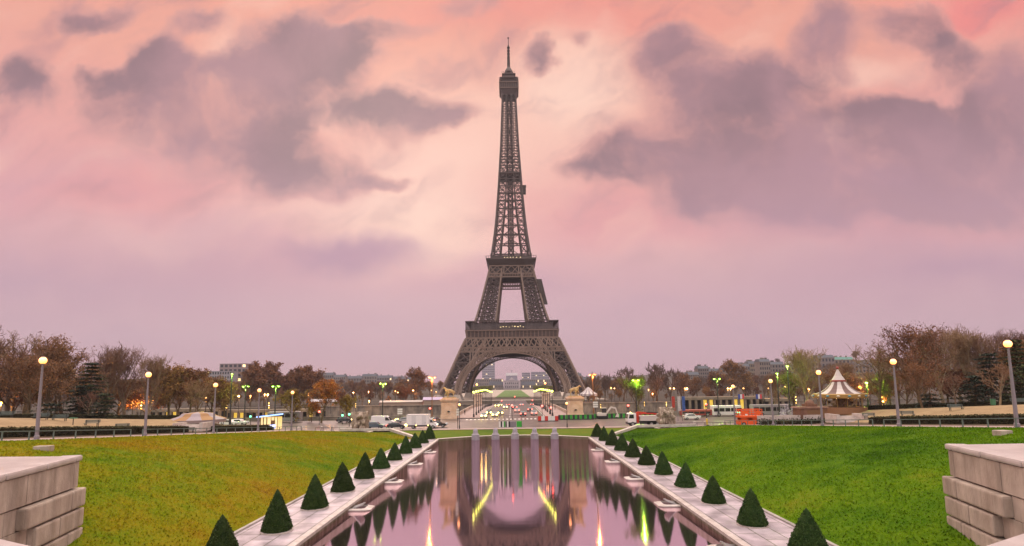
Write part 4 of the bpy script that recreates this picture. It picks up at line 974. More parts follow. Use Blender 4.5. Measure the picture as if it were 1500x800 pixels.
# ------------------------------------------------------------------ vehicles
tyre = mat('tyre_rubber', (.015, .015, .015), .8); rimm = mat('wheel_rim', (.35, .34, .34), .35, metal=.7); glass = mat('vehicle_glass', (.02, .022, .025), .08, spec=.8)
head_g = glow_mat('headlight_glow', (1.0, .62, .12), 8.0); tail_g = glow_mat('tail_light_glow', (1.0, .06, .02), 4.0); amber_g = glow_mat('amber_marker_glow', (1.0, .45, .08), 6.0); dark_l = mat('lamp_lens_off', (.25, .04, .03), .2); clear_l = mat('lamp_lens_clear', (.5, .5, .5), .15)
def wheel(parent, x, y, r, w=.22):
    b = MB(); s = 1 if y > 0 else -1; b.tube((x, y - s * w / 2, r), (x, y + s * w / 2, r), r, n=16); o = b.build('wheel', tyre, parent)
    b = MB(); b.tube((x, y + s * w / 2, r), (x, y + s * (w / 2 + .02), r), r * .62, n=12); b.build('rim', rimm, o)
def hull(prof, w, taper=.12, zt=.9):       # side outline extruded across, narrowing above the shoulder
    b = MB(); n = len(prof); zm = max(p[1] for p in prof)
    def wy(z): return w / 2 * (1 - (taper * (z - zt) / (zm - zt) if z > zt else 0))
    b.v = [(x, -wy(z), z) for x, z in prof] + [(x, wy(z), z) for x, z in prof]
    b.f = [tuple(range(n)), tuple(range(2 * n - 1, n - 1, -1))] + [(k, k + n, (k + 1) % n + n, (k + 1) % n) for k in range(n)]; b.m = [0] * len(b.f)
    return b, wy
def make_car(paint_m, lit, label='x', kind=0):   # nose towards +x
    root = thing('parked_car' if not lit else 'car', label, 'car')
    prof = [(-2.1, .35), (2.1, .35), (2.18, .62), (2.0, .82), (1.05, .98), (.35, 1.42), (-.9, 1.46), (-1.65, 1.05), (-2.12, .98), (-2.2, .6)] if kind == 0 else [(-2.0, .35), (2.05, .35), (2.12, .65), (1.95, .9), (1.15, 1.02), (.55, 1.5), (-1.35, 1.55), (-1.95, 1.1), (-2.08, .6)]
    b, wy = hull(prof, 1.78, .2); b.build('body', paint_m, root)
    roof0 = (.28, 1.36) if kind == 0 else (.46, 1.44); 
    for s in (-1, 1):
        b = MB(); pts = [(.88, 1.02), roof0, (-.85, 1.40), (-1.45, 1.06)]; b.add([(x, s * (wy(z) + .012), z) for x, z in pts], [(0, 1, 2, 3)]); b.build('side_window', glass, root)
    b = MB(); a, c = (1.03, 1.0), (.40, 1.40); k = 1
    if kind == 1: a, c = (1.13, 1.05), (.6, 1.47)
    b.add([(a[0] + .02, -.72, a[1] + .015), (a[0] + .02, .72, a[1] + .015), (c[0] + .02, .62, c[1] + .015), (c[0] + .02, -.62, c[1] + .015)], [(0, 1, 2, 3)]); b.build('windscreen', glass, root)
    b = MB(); a, c = ((-1.62, 1.08), (-.95, 1.45)) if kind == 0 else ((-1.92, 1.13), (-1.42, 1.52)); b.add([(a[0] - .02, -.68, a[1] + .015), (a[0] - .02, .68, a[1] + .015), (c[0] - .02, .6, c[1] + .015), (c[0] - .02, -.6, c[1] + .015)], [(0, 1, 2, 3)]); b.build('rear_window', glass, root)
    for x in (-1.32, 1.32):
        for s in (-1, 1): wheel(root, x, s * .82, .32)
    for s in (-1, 1):
        b = MB(); b.ball((2.08, s * .62, .74), .30, 8); b.build('headlight', head_g if lit in ('front', 'both') else clear_l, root)
        b = MB(); b.box((-2.14, s * .66, .82), (.14, .48, .34)); b.build('tail_light', tail_g if lit in ('rear', 'both') else dark_l, root)
    return root
dark_p = mat('black_car_paint', (.018, .018, .024), .25, spec=.6); blue_p = mat('grey_blue_car_paint', (.07, .10, .13), .28, spec=.6); silver_p = mat('silver_car_paint', (.38, .37, .38), .3, metal=.4); white_p = mat('white_vehicle_paint', (.72, .66, .66), .45, spec=.5); red_p = mat('red_car_paint', (.25, .03, .03), .3, spec=.6)
ZR = .29
def park(root, px, Y, rz=0.0): p = Q(px, 625, Y); root.location = (p.x, Y, ZR); root.rotation_euler = (0, 0, rz); return root
park(make_car(blue_p, None, 'grey blue estate car standing right of the left stone sculpture', 1), 549, 124)
park(make_car(dark_p, 'both', 'black saloon car with lit lamps between the white van and the lorry', 0), 581, 123)
park(make_car(dark_p, None, 'black car half hidden behind the front of the box lorry', 0), 641, 126)
park(make_car(mat('dark_red_paint', (.05, .02, .02), .3), 'rear', 'dark car seen behind the lorry cab near the bridge pedestal', 1), 637, 141, R(80))
park(make_car(dark_p, 'front', 'dark car partly behind the left stone sculpture', 1), 505, 146)
park(make_car(silver_p, 'both', 'silver car between the white van and the lorry, farther back', 0), 592, 143, R(170))
# white delivery van
root = thing('delivery_van', 'white panel delivery van standing at the crossing behind the black saloon', 'van'); park(root, 561, 132)
b, wy = hull([(-2.7, .4), (2.7, .4), (2.75, .9), (2.55, 1.15), (2.0, 1.32), (1.35, 2.2), (1.0, 2.42), (-2.65, 2.45), (-2.75, .9)], 2.0, .06, 1.3); b.build('body', white_p, root)
for s in (-1, 1):
    b = MB(); b.add([(x, s * (wy(z) + .012), z) for x, z in ((1.9, 1.36), (1.3, 2.12), (.75, 2.12), (.75, 1.36))], [(0, 1, 2, 3)]); b.build('side_window', glass, root)
    b = MB(); b.ball((2.66, s * .75, .85), .16, 8); b.build('headlight', clear_l, root); b = MB(); b.box((-2.74, s * .86, 1.1), (.1, .16, .5)); b.build('tail_light', dark_l, root)
b = MB(); b.add([(2.03, -.85, 1.36), (2.03, .85, 1.36), (1.39, .8, 2.2), (1.39, -.8, 2.2)], [(0, 1, 2, 3)]); b.build('windscreen', glass, root)
for x in (-1.7, 1.75):
    for s in (-1, 1): wheel(root, x, s * .92, .36)
# box lorry
root = thing('box_lorry', 'white box lorry with two side doors and amber marker lamps facing right', 'lorry'); park(root, 618.5, 123)
b = MB(); b.bevbox((-.85, 0, 1.98), (5.1, 2.2, 2.4), 0, .05); b.build('cargo_box', white_p, root)
for x in (-1.75, .55): b = MB(); b.box((x, -1.11, 1.95), (.95, .05, 1.95)); q = b.build('cargo_door', mat('lorry_door', (.60, .55, .56), .5), root); b = MB(); b.box((x + .3, -1.145, 1.3), (.25, .03, .06)); b.build('door_handle', pole_d, q)
for k in range(2):
    b = MB(); b.box((-.85, -1.1, .8 if k else 3.15), (5.1, .06, .06)); b.build('edge_trim', pole_g, root)
b, wy = hull([(1.75, .5), (3.4, .5), (3.45, .95), (3.2, 1.18), (2.75, 1.35), (2.3, 2.1), (1.75, 2.15)], 1.95, .1, 1.2); b.build('cab', white_p, root)
for s in (-1, 1): b = MB(); b.add([(x, s * (wy(z) + .012), z) for x, z in ((2.7, 1.36), (2.28, 2.0), (1.9, 2.0), (1.9, 1.36))], [(0, 1, 2, 3)]); b.build('side_window', glass, root)
b = MB(); b.add([(2.79, -.8, 1.38), (2.79, .8, 1.38), (2.34, .78, 2.1), (2.34, -.78, 2.1)], [(0, 1, 2, 3)]); b.build('windscreen', glass, root)
b = MB(); b.box((-.4, 0, .6), (5.8, 1.2, .3)); b.build('chassis', pole_d, root)
for x in (-1.9, 2.55):
    for s in (-1, 1): wheel(root, x, s * .9, .38)
for x, z in ((-3.3, .85), (-1.2, .78), (1.5, .75)): b = MB(); b.ball((x, -1.12, z), .13, 8); b.build('marker_lamp', amber_g, root)
for s in (-1, 1): b = MB(); b.ball((3.38, s * .75, .85), .15, 8); b.build('headlight', glow_mat('weak_headlight', (1, .85, .6), 5), root)
# tipper truck with the red loading crane, nose to the left
root = thing('crane_truck', 'white tipper truck with folded red loading crane beside the right sculpture', 'truck'); park(root, 943, 122, math.pi)
crane = mat('red_crane_paint', (.55, .04, .02), .4); tip = mat('tipper_body_paint', (.55, .48, .46), .5)
b, wy = hull([(1.9, .85), (3.75, .85), (3.82, 1.5), (3.6, 2.75), (3.3, 2.95), (1.9, 2.85)], 2.3, .05, 1.5); b.build('cab', white_p, root)
b = MB(); b.box((2.85, 0, .72), (1.95, 2.25, .5)); b.build('bumper', pole_d, root)
for s in (-1, 1): b = MB(); b.add([(x, s * (wy(z) + .015), z) for x, z in ((3.55, 1.75), (3.35, 2.6), (2.4, 2.6), (2.4, 1.75))], [(0, 1, 2, 3)]); b.build('side_window', glass, root)
b = MB(); b.add([(3.80, -1.0, 1.7), (3.80, 1.0, 1.7), (3.63, .95, 2.68), (3.63, -.95, 2.68)], [(0, 1, 2, 3)]); b.build('windscreen', glass, root)
b = MB(); b.prism([(-3.7, 1.2), (.95, 1.2), (1.05, 2.25), (-3.8, 2.15)], -1.2, 1.2); b.build('tipper_body', tip, root)
b = MB(); b.box((-1.3, 0, 2.2), (5.0, 2.5, .12)); b.build('body_rim', tip, root)
b = MB(); b.box((0, 0, .95), (7.0, .9, .3)); b.box((.3, .9, .75), (1.6, .3, .5)); b.build('chassis', pole_d, root)
b = MB(); b.box((1.4, .2, 1.9), (.55, .7, 2.4)); b.build('crane_mast', crane, root)
b = MB(); b.beam((1.4, .2, 3.05), (-1.2, .3, 2.75), .34, .42); b.beam((-1.0, .3, 2.85), (-3.6, .3, 2.55), .3, .36); b.tube((1.2, .25, 2.4), (-.2, .25, 2.78), .09); b.build('crane_boom', crane, root)
b = MB(); b.beam((-.6, .5, 3.05), (-3.5, .5, 3.0), .2, .2); b.build('crane_ram', pole_d, root)
for x in (2.7, -1.5, -2.85):
    for s in (-1, 1): wheel(root, x, s * 1.0, .5, .34)
    for s in (-1, 1): b = MB(); b.tube((x, s * 1.18 - .18, .5), (x, s * 1.18 + .0, .5), .56, n=12); 
for s in (-1, 1): b = MB(); b.box((3.8, s * .8, 1.0), (.1, .4, .22)); b.build('headlight', clear_l, root)
b = MB(); b.ball((2.9, 0, 3.02), .14, 8); b.build('beacon', amber_g, root)
# bridge traffic
cars = {'front': Maker(make_car(silver_p, 'front')), 'frontd': Maker(make_car(dark_p, 'front', 'x', 1)), 'rear': Maker(make_car(dark_p, 'rear')), 'rearr': Maker(make_car(silver_p, 'rear', 'x', 1))}
br_cars = [('front', 709, 611.5, 'nearest silver car with headlights on the left lanes'), ('frontd', 716.5, 606.5, 'dark car with headlights just behind the nearest silver one'), ('front', 725, 609.8, 'silver car with headlights in the second left lane'), ('frontd', 733, 607, 'dark car with headlights nearest the bridge centre line'), ('front', 740.5, 598, 'silver car with headlights alone in mid bridge'), ('frontd', 728, 594.5, 'dark car with headlights in the outer lane, mid bridge'), ('frontd', 733, 590, 'small far car with headlights at the bridge end'),
           ('rearr', 757.5, 603.3, 'silver car with red lights just right of the signal post'), ('rear', 766, 608.5, 'dark car with red lights nearest on the right lanes'), ('rear', 776.3, 602, 'dark car with red lights in the middle right lane'), ('rearr', 782, 607.5, 'pale car with orange red lights at the right kerb'), ('rear', 754.3, 598.5, 'dark car with red lights in mid bridge near the centre line'), ('rear', 779, 590, 'far car with red lights at the right bridge end'), ('rearr', 764, 590.5, 'far pale car with red lights at the bridge end'), ('rear', 744, 589.5, 'far dark car crossing the bridge end')]
for k, px, py, lab in br_cars:
    p = G(px, py, .45); y = min(p.y, 296); x = Q(px, py, y).x
    cars[k].place((x, y, zf(y - 157)), R(-90 if 'front' in k else 90) , lab, 'cars queuing on the bridge')
# buses and cars along the far side of the avenue
def bus(px, Y, L_, hgt, lab, zz, col):
    root = thing('bus', lab, 'bus', (Q(px, 600, Y).x, Y, zz)); b = MB(); b.bevbox((0, 0, hgt / 2 + .3), (L_, 2.5, hgt), 0, .2); b.build('body', col, root)
    for k in range(int(L_ / 1.6)): b = MB(); b.box((-L_ / 2 + .9 + 1.6 * k, -1.26, hgt * .68), (1.4, .04, hgt * .36)); b.build('window', glass, root)
    for x in (-L_ * .3, L_ * .3):
        for s in (-1, 1): wheel(root, x, s * 1.15, .5, .3)
bus(1132, 150, 12, 2.9, 'long grey coach passing behind the orange lift', .3, mat('grey_coach', (.30, .27, .28), .4)); bus(1063, 152, 8, 2.7, 'white minibus left of the orange lift', .3, white_p)
bus(418, 152, 9, 2.6, 'grey bus passing behind the blue kiosk', .3, mat('grey_bus', (.33, .30, .30), .4))
bus(1020, 153, 9, 1.6, 'low red vehicle before the arcade', .3, mat('red_coach', (.32, .06, .05), .4))
cw = Maker(make_car(white_p, None, 'x', 1))
for px, Y, lab in ((335, 140, 'white car parked behind the left hedge'), (350, 142, 'second white car behind the left hedge'), (1013, 140, 'white car passing right of the banners'), (565, 320, 'white car on the far quay behind the van')):
    cw.place((Q(px, 620, Y).x, Y, ZR if Y < 200 else BZ + .05), 0, lab, None)
# orange access platform
org = mat('orange_machine_paint', (.75, .10, .015), .45); root = thing('scissor_lift', 'bright orange scissor lift machine parked by the right path', 'lift machine', (Q(1097, 620, 112).x, 112, .8), 0)
b = MB(); b.bevbox((0, 0, .75), (4.6, 2.0, .9), 0, .08); b.build('chassis', org, root)
b = MB()
for s in (-.8, .8):
    for z in (1.25, 1.5): b.beam((-2.0, s, z), (2.0, s, z + .22), .12, .16); b.beam((2.0, s, z), (-2.0, s, z + .22), .12, .16)
b.build('scissor_arms', org, root)
b = MB(); b.box((0, 0, 1.95), (5.0, 2.1, .35)); b.build('deck', org, root); b = MB()
for k in range(8):
    x = -2.4 + 4.8 * k / 7
    for s in (-1, 1): b.box((x, s, 2.75), (.1, .1, 1.3))
for z in (2.5, 3.0, 3.4):
    for s in (-1, 1): b.beam((-2.45, s, z), (2.45, s, z), .1)
    for s in (-1, 1): b.beam((s * 2.45, -1, z), (s * 2.45, 1, z), .1)
b.box((-1.2, -1.03, 2.75), (1.2, .05, .9)); b.box((1.6, -1.03, 2.7), (1.0, .05, .8)); b.build('guard_rail', org, root)
for x in (-1.5, 1.5):
    for s in (-1, 1): wheel(root, x, s * 1.0, .42, .32)
b = MB(); b.box((-.9, -1.08, 2.35), (.5, .05, .3)); b.build('data_plate', white_p, root)
# mini excavator behind the barriers
root = thing('excavator', 'small white and grey excavator behind the green barriers', 'excavator', (Q(884, 610, 148).x, 148, .3)); wm_ = mat('excavator_paint', (.62, .54, .50), .5)
for s in (-.8, .8): b = MB(); b.bevbox((-.3, s, .35), (2.8, .45, .7), 0, .2); b.build('track', tyre, root)
b = MB(); b.bevbox((-.5, 0, 1.2), (2.4, 1.8, .9), 0, .15); b.build('engine_body', wm_, root); b = MB(); b.bevbox((.1, -.3, 2.2), (1.2, 1.1, 1.3), 0, .1); q = b.build('cab', pole_d, root); b = MB(); b.box((.1, -.3, 2.9), (1.3, 1.2, .12)); b.build('cab_roof', wm_, q)
b = MB(); b.beam((.8, .3, 1.3), (2.2, .3, 3.1), .35, .4); b.beam((2.2, .3, 3.1), (3.4, .3, 2.8), .35, .4); b.beam((3.4, .3, 2.9), (4.0, .3, 1.0), .3, .3); b.build('boom', wm_, root); b = MB(); b.prism([(3.7, 1.1), (4.3, 1.1), (4.2, .3), (3.4, .4)], .0, .7); b.build('bucket', wm_, root)
# works barriers: each panel is a thing
bar_g = mat('green_barrier', (.03, .30, .03), .5); bar_d = mat('black_barrier', (.03, .03, .03), .6); bar_r = mat('red_barrier', (.55, .04, .03), .5); bar_w = mat('white_barrier', (.7, .66, .62), .5)
def barrier(px, Y, w, cols, lab, grp, h=1.05, z=ZR):
    x = Q(px, 620, Y).x; root = thing('works_barrier', lab, 'barrier', (x, Y, z), 0, grp); n = len(cols)
    b = MB(); b.box((0, 0, .08), (w, .5, .16)); b.build('foot', bar_d, root)
    for i, c in enumerate(cols): b = MB(); b.box((-w / 2 + w * (i + .5) / n, 0, h / 2 + .12), (w / n - .01, .1, h)); b.build('panel', c, root)
px = 789.5; i = 0
for i in range(3):
    barrier(793 + 10 * i, 141, 1.75, [bar_r, bar_w] if i < 2 else [bar_w, bar_r], 'red and white works barrier at the bridge foot, %s' % ['leftmost', 'middle', 'rightmost'][i], 'red and white barriers', 1.2)
for i in range(14):
    barrier(823 + 10.5 * i, 146 - (0 if i < 5 else -3), 1.9, [bar_g, bar_d, bar_g] if i % 2 else [bar_d, bar_g, bar_d], 'green and black striped works barrier, %s from the left in the long row' % (['first'] + ORD[1:])[i], 'green and black barriers', 1.15)
# booth-like bin group on the traffic island
root = thing('works_enclosure', 'grey works enclosure with green end panel and thin uprights in front of the bridge', 'enclosure', (Q(747.5, 624, 122).x, 122, ZR))
for i, (x, w, c) in enumerate([(-2.4, .35, bar_w), (-2.0, .3, bar_d), (-1.65, .3, bar_w), (-1.3, .3, bar_g), (-.95, .3, bar_d), (-.6, .3, bar_w), (-.2, .35, bar_d), (.65, 1.35, pole_g), (2.0, 1.15, bar_g)]): b = MB(); b.box((x, 0, .75), (w, .12 if i < 7 else .9, 1.3)); b.build('panel', c, root)
for x in (-2.5, -1.8, -1.4, 2.6): b = MB(); b.box((x, .2, 1.3), (.07, .07, 2.6)); b.build('upright', pole_d, root)
b = MB(); b.box((0, 0, .06), (5.4, 1.2, .12)); b.build('base', concr, root)
b = MB(); b.box((.05, .2, 2.6), (5.2, .07, .07)); b.build('top_rail', pole_d, root)
# traffic signals
def signal(px, ptop, Y, lab, colr, z=ZR, hh=None):
    t = Q(px, ptop, Y); h = max(2.6, t.z - z); root = thing('traffic_light', lab, 'traffic light', (t.x, Y, z)); b = MB(); b.lathe([(.12, 0), (.08, .3), (.07, h)], n=8); b.build('pole', pole_d, root)
    b = MB(); b.box((0, 0, h), (.34, .3, 1.0)); q = b.build('housing', pole_d, root)
    for k, c in enumerate(('red', 'amber', 'green')):
        on = c == colr; mt = glow_mat('signal_red_glow', (1.0, .03, .012), 8.0) if on and c == 'red' else glow_mat('signal_green_glow', (.03, 1.0, .35), 4.0) if on else mat('signal_lens_off', (.03, .03, .03), .3)
        b = MB(); b.ball((0, -.16, h + .32 - .32 * k), 0.26 if on else .11, 8); b.build('lens', mt, q)
for a in [(754, 582, 300, 'far red traffic light standing on the bridge end below the lawn', 'red', BZ), (750, 595.5, 150, 'red traffic light on the post at the bridge centre line', 'red'), (794, 596.5, 150, 'red traffic light at the right bridge kerb', 'red'), (807, 601, 152, 'second red traffic light on the right bridge pavement', 'red'), (735, 588, 296, 'red traffic light at the left far end of the bridge', 'red', BZ), (780, 589.5, 296, 'red traffic light at the right far end of the bridge', 'red', BZ), (630, 600, 148, 'red traffic light between lorry and bridge pedestal', 'red'), (468, 605, 140, 'red traffic light below the orange tree', 'red'), (502, 607, 140, 'green traffic light left of the stone sculpture', 'green'), (512, 605, 132, 'green traffic light next to the left sculpture', 'green'), (367, 617, 140, 'green traffic light behind the left hedge', 'green'), (920, 596, 146, 'red traffic light behind the crane truck', 'red'), (1034, 594, 146, 'red traffic light left of the orange lift', 'red'), (1081, 602, 120, 'green traffic light directly behind the lift machine', 'green'), (307, 618, 136, 'red traffic light right of the striped tent', 'red')]: signal(*a)
# direction sign posts
for px, pt, Y, lab in ((586, 598, 144, 'stack of white direction signs behind the white van'), (872, 588, 144, 'stack of white direction signs right of the bridge pedestal'), (670.5, 598, 119.5, 'narrow stack of white direction plates on the left roadside lamp')):
    t = Q(px, pt, Y); root = thing('direction_sign', lab, 'road sign', (t.x, Y, ZR)); b = MB(); b.lathe([(.07, 0), (.07, t.z - ZR)], n=8); b.build('pole', pole_d, root)
    for k in range(3): b = MB(); b.box((0, -.1, t.z - ZR - .3 - .55 * k), (1.3 if px != 670.5 else .6, .06, .42)); b.build('plate', bar_w, root)
root = thing('bollard_beacon', 'black and yellow beacon bollard on the road island left of the lift machine', 'bollard', (Q(1036, 625, 118).x, 118, .4)); b = MB(); b.lathe([(.5, 0), (.45, .2), (.2, .25)], n=10); b.build('foot', pole_d, root); b = MB(); b.lathe([(.18, .25), (.18, 1.5), (.01, 1.6)], n=10); b.build('post', mat('yellow_beacon', (.7, .5, .05), .5), root)
# banners
for px, c, lab in ((985, mat('red_banner', (.38, .04, .03), .8), 'tall red banner behind the right stone sculpture'), (993.5, mat('white_banner', (.45, .38, .40), .8), 'tall white banner between the red and blue banners'), (1000, mat('blue_banner', (.04, .08, .28), .8), 'tall dark blue banner beside the white banner')):
    x = Q(px, 620, 136).x; root = thing('banner', lab, 'banner', (x, 136, .3)); b = MB(); b.lathe([(.07, 0), (.06, 6.2)], n=8); b.build('pole', pole_g, root); b = MB()
    for k in range(8): b.add([(.08, .06 * math.sin(k), 6.1 - .45 * k), (.85, .06 * math.cos(k * 1.3), 6.1 - .45 * k), (.85, .06 * math.cos((k + 1) * 1.3), 5.65 - .45 * k), (.08, .06 * math.sin(k + 1), 5.65 - .45 * k)], [(0, 1, 2, 3)])
    b.build('cloth', c, root)
for px, Y, lab in ((1081, 215, 'French tricolour flag over the long arcade, left one'), (1107, 215, 'French tricolour flag over the long arcade, right one')):
    t = Q(px, 581, Y); root = thing('flag', lab, 'flag', (t.x, Y, t.z - 9)); b = MB(); b.lathe([(.08, 0), (.06, 10)], n=6); b.build('pole', pole_g, root)
    for k, c in enumerate(((.04, .07, .3), (.7, .65, .66), (.6, .05, .06))): b = MB(); b.box((.5 + .8 * k, .1 * k, 9), (.8, .05, 1.8)); b.build('stripe', mat('flag_%s' % ['blue', 'white', 'red'][k], c, .8), root)

# ------------------------------------------------------------------ bridge pedestals and horse groups
ped_m = mat('pedestal_stone', (.50, .33, .24), .8, col2=(.62, .44, .34), scale=.6, bump=.02, bscale=6)
brz = mat('statue_stone', (.30, .20, .09), .75, col2=(.46, .32, .16), scale=1.5)
def pedestal(px, Y, label, w=4.3, h=6.2, z=0.0):
    x = Q(px, 600, Y).x; root = thing('statue_pedestal', label, 'pedestal', (x, Y, z)); b = MB(); b.box((0, 0, .75), (w + .5, w + .9, 1.5), top=(w + .3, w + .6)); b.build('plinth', ped_m, root)
    b = MB(); b.bevbox((0, 0, 1.5 + (h - 2.6) / 2), (w, w + .3, h - 2.6), 0, .05); b.build('die', ped_m, root)
    b = MB(); b.box((0, 0, h - .85), (w + .3, w + .6, .5), top=(w + .8, w + 1.1)); b.box((0, 0, h - .42), (w + .8, w + 1.1, .36)); b.box((0, 0, h - .12), (w - .2, w - .1, .25)); b.build('cornice', ped_m, root)
    b = MB(); b.lathe([(.01, 0), (.35, .05), (.4, .25), (.2, .4)], (0, -w / 2 - .2, 2.2), 10); b.build('bronze_ring', pole_d, root)
    return Vector((x, Y, z + h))
def horse_group(loc, s, label, sc=1.0):
    root = thing('horse_statue', label, 'statue', loc, 0, None, sc)
    H_ = [(0, 0, 1.75, .52), (-.75, 0, 1.8, .5), (.7, 0, 1.85, .46), (1.1, 0, 2.25, .33), (1.35, 0, 2.75, .24), (1.6, 0, 2.75, .2), (1.95, 0, 2.4, .12),
          (.75, .28, 1.2, .17), (.85, .3, .6, .10), (.8, .3, .0, .12), (.85, -.28, 1.2, .17), (1.25, -.3, .9, .11), (1.15, -.3, .45, .09),
          (-.95, .28, 1.25, .24), (-1.15, .3, .65, .11), (-.95, .3, .0, .12), (-.95, -.28, 1.25, .24), (-1.2, -.3, .65, .11), (-1.05, -.3, .0, .12), (-1.35, 0, 1.6, .12), (-1.6, 0, .8, .1)]
    E_ = [(0, 1), (0, 2), (2, 3), (3, 4), (4, 5), (5, 6), (2, 7), (7, 8), (8, 9), (2, 10), (10, 11), (11, 12), (1, 13), (13, 14), (14, 15), (1, 16), (16, 17), (17, 18), (1, 19), (19, 20)]
    skin('horse', [(x * s, y, z, r) for x, y, z, r in H_], E_, brz, root)
    M_ = [(0, -.75, 1.15, .24), (0, -.75, 1.55, .27), (0, -.75, 1.85, .11), (0, -.75, 2.1, .16), (.3, -.75, 1.7, .1), (.65, -.7, 1.75, .08), (1.0, -.5, 2.2, .07), (-.3, -.75, 1.7, .1), (-.45, -.75, 1.3, .08), (-.35, -.78, 1.0, .07), (.12, -.75, .65, .15), (.18, -.75, .0, .1), (-.14, -.75, .65, .15), (-.2, -.75, .0, .1)]
    skin('groom', [(x * s + .3 * s, y, z, r) for x, y, z, r in M_], [(0, 1), (1, 2), (2, 3), (1, 4), (4, 5), (5, 6), (1, 7), (7, 8), (8, 9), (0, 10), (10, 11), (0, 12), (12, 13)], brz, root)
    b = MB(); b.box((0, -.2, -.1), (3.6, 2.6, .2)); b.build('base', brz, root)
t = pedestal(658.5, 158.5, 'tan stone pedestal at the near left corner of the bridge'); horse_group(t + Vector((0, 0, .2)), -1, 'weathered statue of a horse and groom on the near left bridge pedestal', 1.05)
t = pedestal(842, 158.5, 'tan stone pedestal at the near right corner of the bridge'); horse_group(t + Vector((0, 0, .2)), 1, 'weathered statue of a horse and groom on the near right bridge pedestal', 1.05)
for px, side in ((703, 'left'), (797, 'right')):
    t = pedestal(px - 3 if side == 'left' else px + 3, 304, 'distant stone pedestal at the far %s corner of the bridge' % side, 4.3, 6.5, BZ); horse_group(t + Vector((0, 0, .2)), 1, 'distant horse statue on the far %s bridge pedestal' % side)
# ------------------------------------------------------------------ two carved stone groups beside the road
carve = mat('carved_stone', (.20, .14, .10), .85, col2=(.50, .38, .31), scale=.9, bump=.05, bscale=5)
def sculpture(px, py, Y, label, seed, w=3.9, h=4.4):
    x = Q(px, py, Y).x; z = T(x, Y) - .15; root = thing('stone_sculpture', label, 'sculpture', (x, Y, z))
    bm = bmesh.new(); bmesh.ops.create_cube(bm, size=1); bmesh.ops.subdivide_edges(bm, edges=bm.edges[:], cuts=38, use_grid_fill=True)
    r = random.Random(seed)
    # folds, bodies and heads carved into the block
    fig = [(r.uniform(-1.5, 1.5), r.uniform(1.0, 3.9), r.uniform(.22, .55), r.uniform(.5, 1.2)) for _ in range(13)]
    for v in bm.verts:
        p = Vector((v.co.x * w, v.co.y * 2.6, (v.co.z + .5) * h)); n = Vector((v.co.x, v.co.y, 0)); n = n.normalized() if n.length > .01 else Vector((0, 0, 1))
        d = -.25 + .42 * mnoise.noise(Vector((p.x * 1.1 + seed, p.y, p.z * .7))) + .16 * abs(mnoise.noise(Vector((p.x * 2.6, p.y * 2.6, p.z * 1.1 + seed)))) - .1 + .10 * math.sin(p.x * 7 + 2.2 * mnoise.noise(p * .8)) * (1 if p.z < h * .75 else .3) + .06 * mnoise.noise(p * 5)
        for fx, fz, fr, fa in fig:
            q = ((p.x - fx) / fr) ** 2 + ((p.z - fz) / (fr * 1.5)) ** 2
            if q < 1: d += .62 * (1 - q) ** .5 - .12
        t = max(0, min(1, (p.z - .15) / .4)); d = d * t - .25 * t
        if v.co.z > .49: p.z += .28 * mnoise.noise(p * 1.3) - .1
        v.co = p + n * d
    me = bpy.data.meshes.new('carved_block'); bm.to_mesh(me); bm.free(); me.materials.append(carve); o = bpy.data.objects.new('carved_block', me); C.objects.link(o); o.parent = root
    b = MB(); b.box((0, 0, -.1), (w + .7, 3.2, .7)); b.build('plinth', stone_l, root)
sculpture(527.5, 630, 114, 'pale carved stone animal group left of the pond beside the cars', 3); sculpture(977, 625, 114, 'pale carved stone animal group right of the crane truck', 8, 3.8, 4.5)

# ------------------------------------------------------------------ ticket kiosk with the blue roof line
blue_g = glow_mat('blue_roof_light', (.08, .32, 1.0), 2.2); yel_g = glow_mat('yellow_kiosk_light', (1.0, .62, .05), .8)
p = Q(396, 625, 126); root = thing('ticket_kiosk', 'glowing yellow kiosk with sloping blue roof edge behind the left hedge', 'kiosk', (p.x, 126, .3))
b = MB(); b.box((-.3, 1.2, 1.4), (4.0, 2.2, 2.8)); b.build('walls', yel_g, root)
b = MB(); b.prism([(-3.1, 2.75), (3.1, 3.4), (3.1, 3.62), (-3.1, 2.98)], -.5, 2.6); b.build('roof', pole_d, root)
b = MB(); b.prism([(-3.12, 2.72), (3.12, 3.37), (3.12, 3.66), (-3.12, 3.01)], -.6, -.52); b.build('roof_fascia', blue_g, root)
for x in (-2.4, -1.7, -.9, .1, .9, 1.6): b = MB(); b.box((x, .06, 1.4), (.18 if x < 0 else .1, .1, 2.7)); b.build('mullion', mat('brown_frame', (.12, .07, .03), .6), root)
b = MB(); b.box((.6, -.05, 1.5), (.9, .12, 1.1)); b.build('poster', mat('brown_poster', (.2, .10, .04), .6), root)
root = thing('lit_sign', 'small lit blue sign with white lettering in front of the kiosk', 'sign', (Q(399.5, 625, 124).x, 124, .3))
b = MB(); b.box((0, 0, .8), (1.3, .12, .9)); b.build('panel', glow_mat('blue_sign_glow', (.03, .16, .8), 1.2), root); b = MB(); b.box((0, 0, .18), (.1, .1, .36)); b.build('post', pole_d, root)
cu_ = bpy.data.curves.new('t', 'FONT'); cu_.body = 'T'; cu_.size = .85; cu_.extrude = .02; cu_.align_x = 'CENTER'; to = bpy.data.objects.new('t', cu_); C.objects.link(to); dg = bpy.context.evaluated_depsgraph_get(); me = bpy.data.meshes.new_from_object(to.evaluated_get(dg)); bpy.data.objects.remove(to)
me.materials.clear(); me.materials.append(glow_mat('white_letter_glow', (1, 1, 1), 1.5)); o = bpy.data.objects.new('letter', me); C.objects.link(o); o.parent = root; o.rotation_euler = (R(90), 0, 0); o.location = (-.33, -.09, .5)
